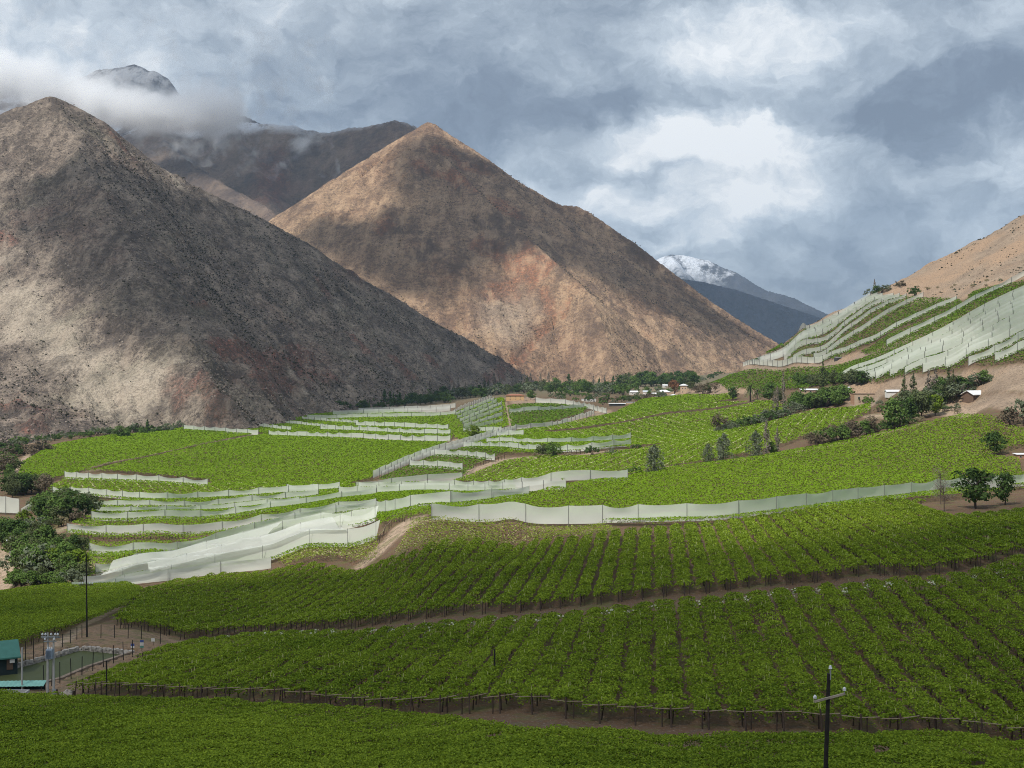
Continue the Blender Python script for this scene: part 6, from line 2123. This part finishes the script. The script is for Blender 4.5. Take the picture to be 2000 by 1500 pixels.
trellis([(150, 1049), (230, 1053), (310, 1054), (380, 1047), (440, 1036)], 46, 'bare trellis posts in a curved line over soil between two left nets')
trellis([(1040, 881), (1140, 887), (1240, 869), (1320, 861), (1392, 849)], 44, 'row of dark trellis posts along the orange bank below the striped vineyard')
trellis([(1897, 899), (1918, 897), (1940, 896)], 12, 'dark picket trellis beside the dark tree at the right edge')
trellis([(905, 921), (950, 906), (985, 896)], 16, 'short row of trellis posts at the edge of the dark terraces')
trellis([(742, 1060), (752, 1044), (764, 1030)], 9, 'dark trellis posts at the left rim of the pale dirt track')
trellis([(768, 1020), (790, 1019), (802, 1014)], 9, 'dark trellis posts at the top of the pale dirt track')
trellis([(60, 1264), (110, 1240), (160, 1212), (210, 1190), (262, 1165)], 30, 'leaning posts along the lane edge of the smooth left field', rail=False)

# ---------------------------------------------------------------- scrub on the mountain sides: past counting
def scrub(X, Y, H, n, lo, hi, mat, label, seed, zmin=-80, msk=None, name='desert_scrub'):
    g = np.random.default_rng(seed)
    ny_, nx_ = X.shape
    fx, fy = g.random(n) * (nx_ - 2), g.random(n) * (ny_ - 2)
    x = X[0, 0] + fx * (X[0, 1] - X[0, 0])
    y = Y[0, 0] + fy * (Y[1, 0] - Y[0, 0])
    ix, iy = fx.astype(int), fy.astype(int)
    z = H[iy, ix]
    dn = vnoise(x / 90, y / 90, seed) + vnoise(x / 25, y / 25, seed + 1) * 0.7
    k = (z > zmin) & (g.random(n) < np.clip(0.45 + dn * 1.3, 0.06, 1))
    k &= z > ground(x, y) - 1
    if msk is not None:
        k &= g.random(n) > msk[iy, ix]
    x, y, z = x[k], y[k], z[k]
    m_ = len(x)
    s = g.uniform(lo, hi, m_) * g.uniform(0.5, 1.1, m_)
    base = np.array([(1, 0, 0.1), (0, 1, 0.1), (-1, 0, 0.1), (0, -1, 0.1), (0, 0, 0.85), (0, 0, -0.9)])
    ph = g.uniform(0, 6.28, m_)
    cs, sn = np.cos(ph), np.sin(ph)
    V = np.empty((m_, 6, 3))
    for i, (a, b, c_) in enumerate(base):
        j = g.uniform(0.6, 1.25, m_)
        V[:, i, 0] = x + (a * cs - b * sn) * s * j
        V[:, i, 1] = y + (a * sn + b * cs) * s * j
        V[:, i, 2] = z + c_ * s * j
    Fq = np.array([(0, 1, 4), (1, 2, 4), (2, 3, 4), (3, 0, 4), (1, 0, 5), (2, 1, 5), (3, 2, 5), (0, 3, 5)])
    Fc = (Fq[None] + (np.arange(m_) * 6)[:, None, None]).reshape(-1, 3)
    ob = mesh_np(name, V.reshape(-1, 3), Fc, mat, attrs={'rnd': ('FACE', np.repeat(g.random(m_), 8))})
    tag(ob, label, kind='stuff')


MAT_SCRUB = mat_leaf('desert_scrub_leaves', (0.034, 0.034, 0.022), (0.085, 0.078, 0.052), 0.1, 0.01)
MAT_SCRUB2 = mat_leaf('dry_scrub_leaves', (0.060, 0.047, 0.030), (0.12, 0.095, 0.062), 0.1, 0.01)
scrub(X1, Y1, H1, 150000, 0.6, 1.7, MAT_SCRUB, 'dark desert scrub dotted over the rocky mountain', 3, msk=0.85 * scree1)
scrub(X2, Y2, H2, 130000, 0.8, 2.0, MAT_SCRUB2, 'dry scrub dotted over the pyramid mountain', 4)
MAT_BOULD = mat_leaf('slope_boulders', (0.13, 0.095, 0.078), (0.36, 0.30, 0.25), 0.0, 0.012, 1.1)
scrub(X1, Y1, H1, 110000, 0.5, 1.9, MAT_BOULD, 'grey and reddish boulders strewn over the rocky mountain', 13, msk=0.6 * scree1, name='slope_boulders')
hx, hy = np.meshgrid(np.arange(120, 700, 4.0), np.arange(820, 1330, 4.0))
hh = ground(hx, hy)
hm = np.where(sdf(HILL, hx, hy) > 4, hh, -999)
scrub(hx, hy, hm, 42000, 0.45, 1.35, MAT_SCRUB, 'small desert scrub on the bare slope above the hillside vines', 5)
# ---------------------------------------------------------------- cloud caught on the mountains
m, T = new_mat('hanging_cloud_vapour')
ps = T.pos()
sp = T.n('ShaderNodeSeparateXYZ')
T.put(sp.inputs[0], ps)
wn = T.n('ShaderNodeVectorMath', operation='SUBTRACT')
T.put(wn.inputs[0], T.noise(ps, 0.006, 3, 0.6, out='Color'))
wn.inputs[1].default_value = (0.5, 0.5, 0.5)
wsp = T.n('ShaderNodeSeparateXYZ')
T.put(wsp.inputs[0], T.vmath('ADD', ps, T.scale(wn.outputs[0], 150.0)))
CD = 4480.0
acc = None
for px, py, sx, sy, am in ((-60, 150, 130, 52, 1.0), (70, 150, 120, 40, 0.95), (170, 196, 80, 30, 0.9), (240, 216, 90, 28, 1.15), (330, 232, 90, 30, 1.25), (405, 226, 70, 32, 1.1), (385, 175, 40, 32, 0.55), (445, 214, 36, 26, 0.55), (585, 276, 22, 16, 0.55)):
    c = P3(px, py, CD)
    ax = T.math('MULTIPLY', T.math('SUBTRACT', wsp.outputs[0], c[0]), F / (sx * CD))
    azz = T.math('MULTIPLY', T.math('SUBTRACT', wsp.outputs[2], c[2]), F / (sy * CD))
    ay = T.math('MULTIPLY', T.math('SUBTRACT', sp.outputs[1], CD), 1 / 150.0)
    r2 = T.math('ADD', T.math('ADD', T.math('MULTIPLY', ax, ax), T.math('MULTIPLY', azz, azz)), T.math('MULTIPLY', ay, ay))
    gz = T.math('MULTIPLY', T.math('EXPONENT', T.math('MULTIPLY', r2, -1.0)), am)
    acc = gz if acc is None else T.math('ADD', acc, gz)
nz = T.math('SUBTRACT', T.noise(ps, 0.0095, 6, 0.66, 0.4), 0.5)
dn = T.math('MULTIPLY', T.math('MAXIMUM', T.math('SUBTRACT', T.math('MULTIPLY_ADD', nz, 3.5, acc), 0.34), 0.0), 0.020)
v = T.n('ShaderNodeVolumePrincipled')
v.inputs['Color'].default_value = (0.99, 0.995, 1.0, 1)
v.inputs['Anisotropy'].default_value = -0.1
T.put(v.inputs['Density'], dn)
oo = T.n('ShaderNodeOutputMaterial')
T.put(oo.inputs['Volume'], v.outputs[0])
mb = MB()
x0, x1_ = -2350, -640
mb.box(((x0 + x1_) / 2, CD, 900), (x1_ - x0, 640, 520))
cl = mb.build('mountain_cloud', m)
tag(cl, 'low white cloud caught on the mountains at the left', 'cloud', kind='structure')
cy.volume_step_rate = 0.22
cy.volume_max_steps = 256

# ---------------------------------------------------------------- air
m, T = new_mat('air')
v = T.n('ShaderNodeVolumePrincipled')
v.inputs['Color'].default_value = (0.52, 0.73, 1.0, 1)
v.inputs['Density'].default_value = 0.000028
v.inputs['Anisotropy'].default_value = 0.0
oo = T.n('ShaderNodeOutputMaterial')
T.put(oo.inputs['Volume'], v.outputs[0])
m.cycles.homogeneous_volume = True
m.cycles.volume_sampling = 'DISTANCE'
mb = MB()
mb.box((0, 7900, 770), (14000, 16300, 1830))
hz = mb.build('haze', m)
tag(hz, kind='stuff')
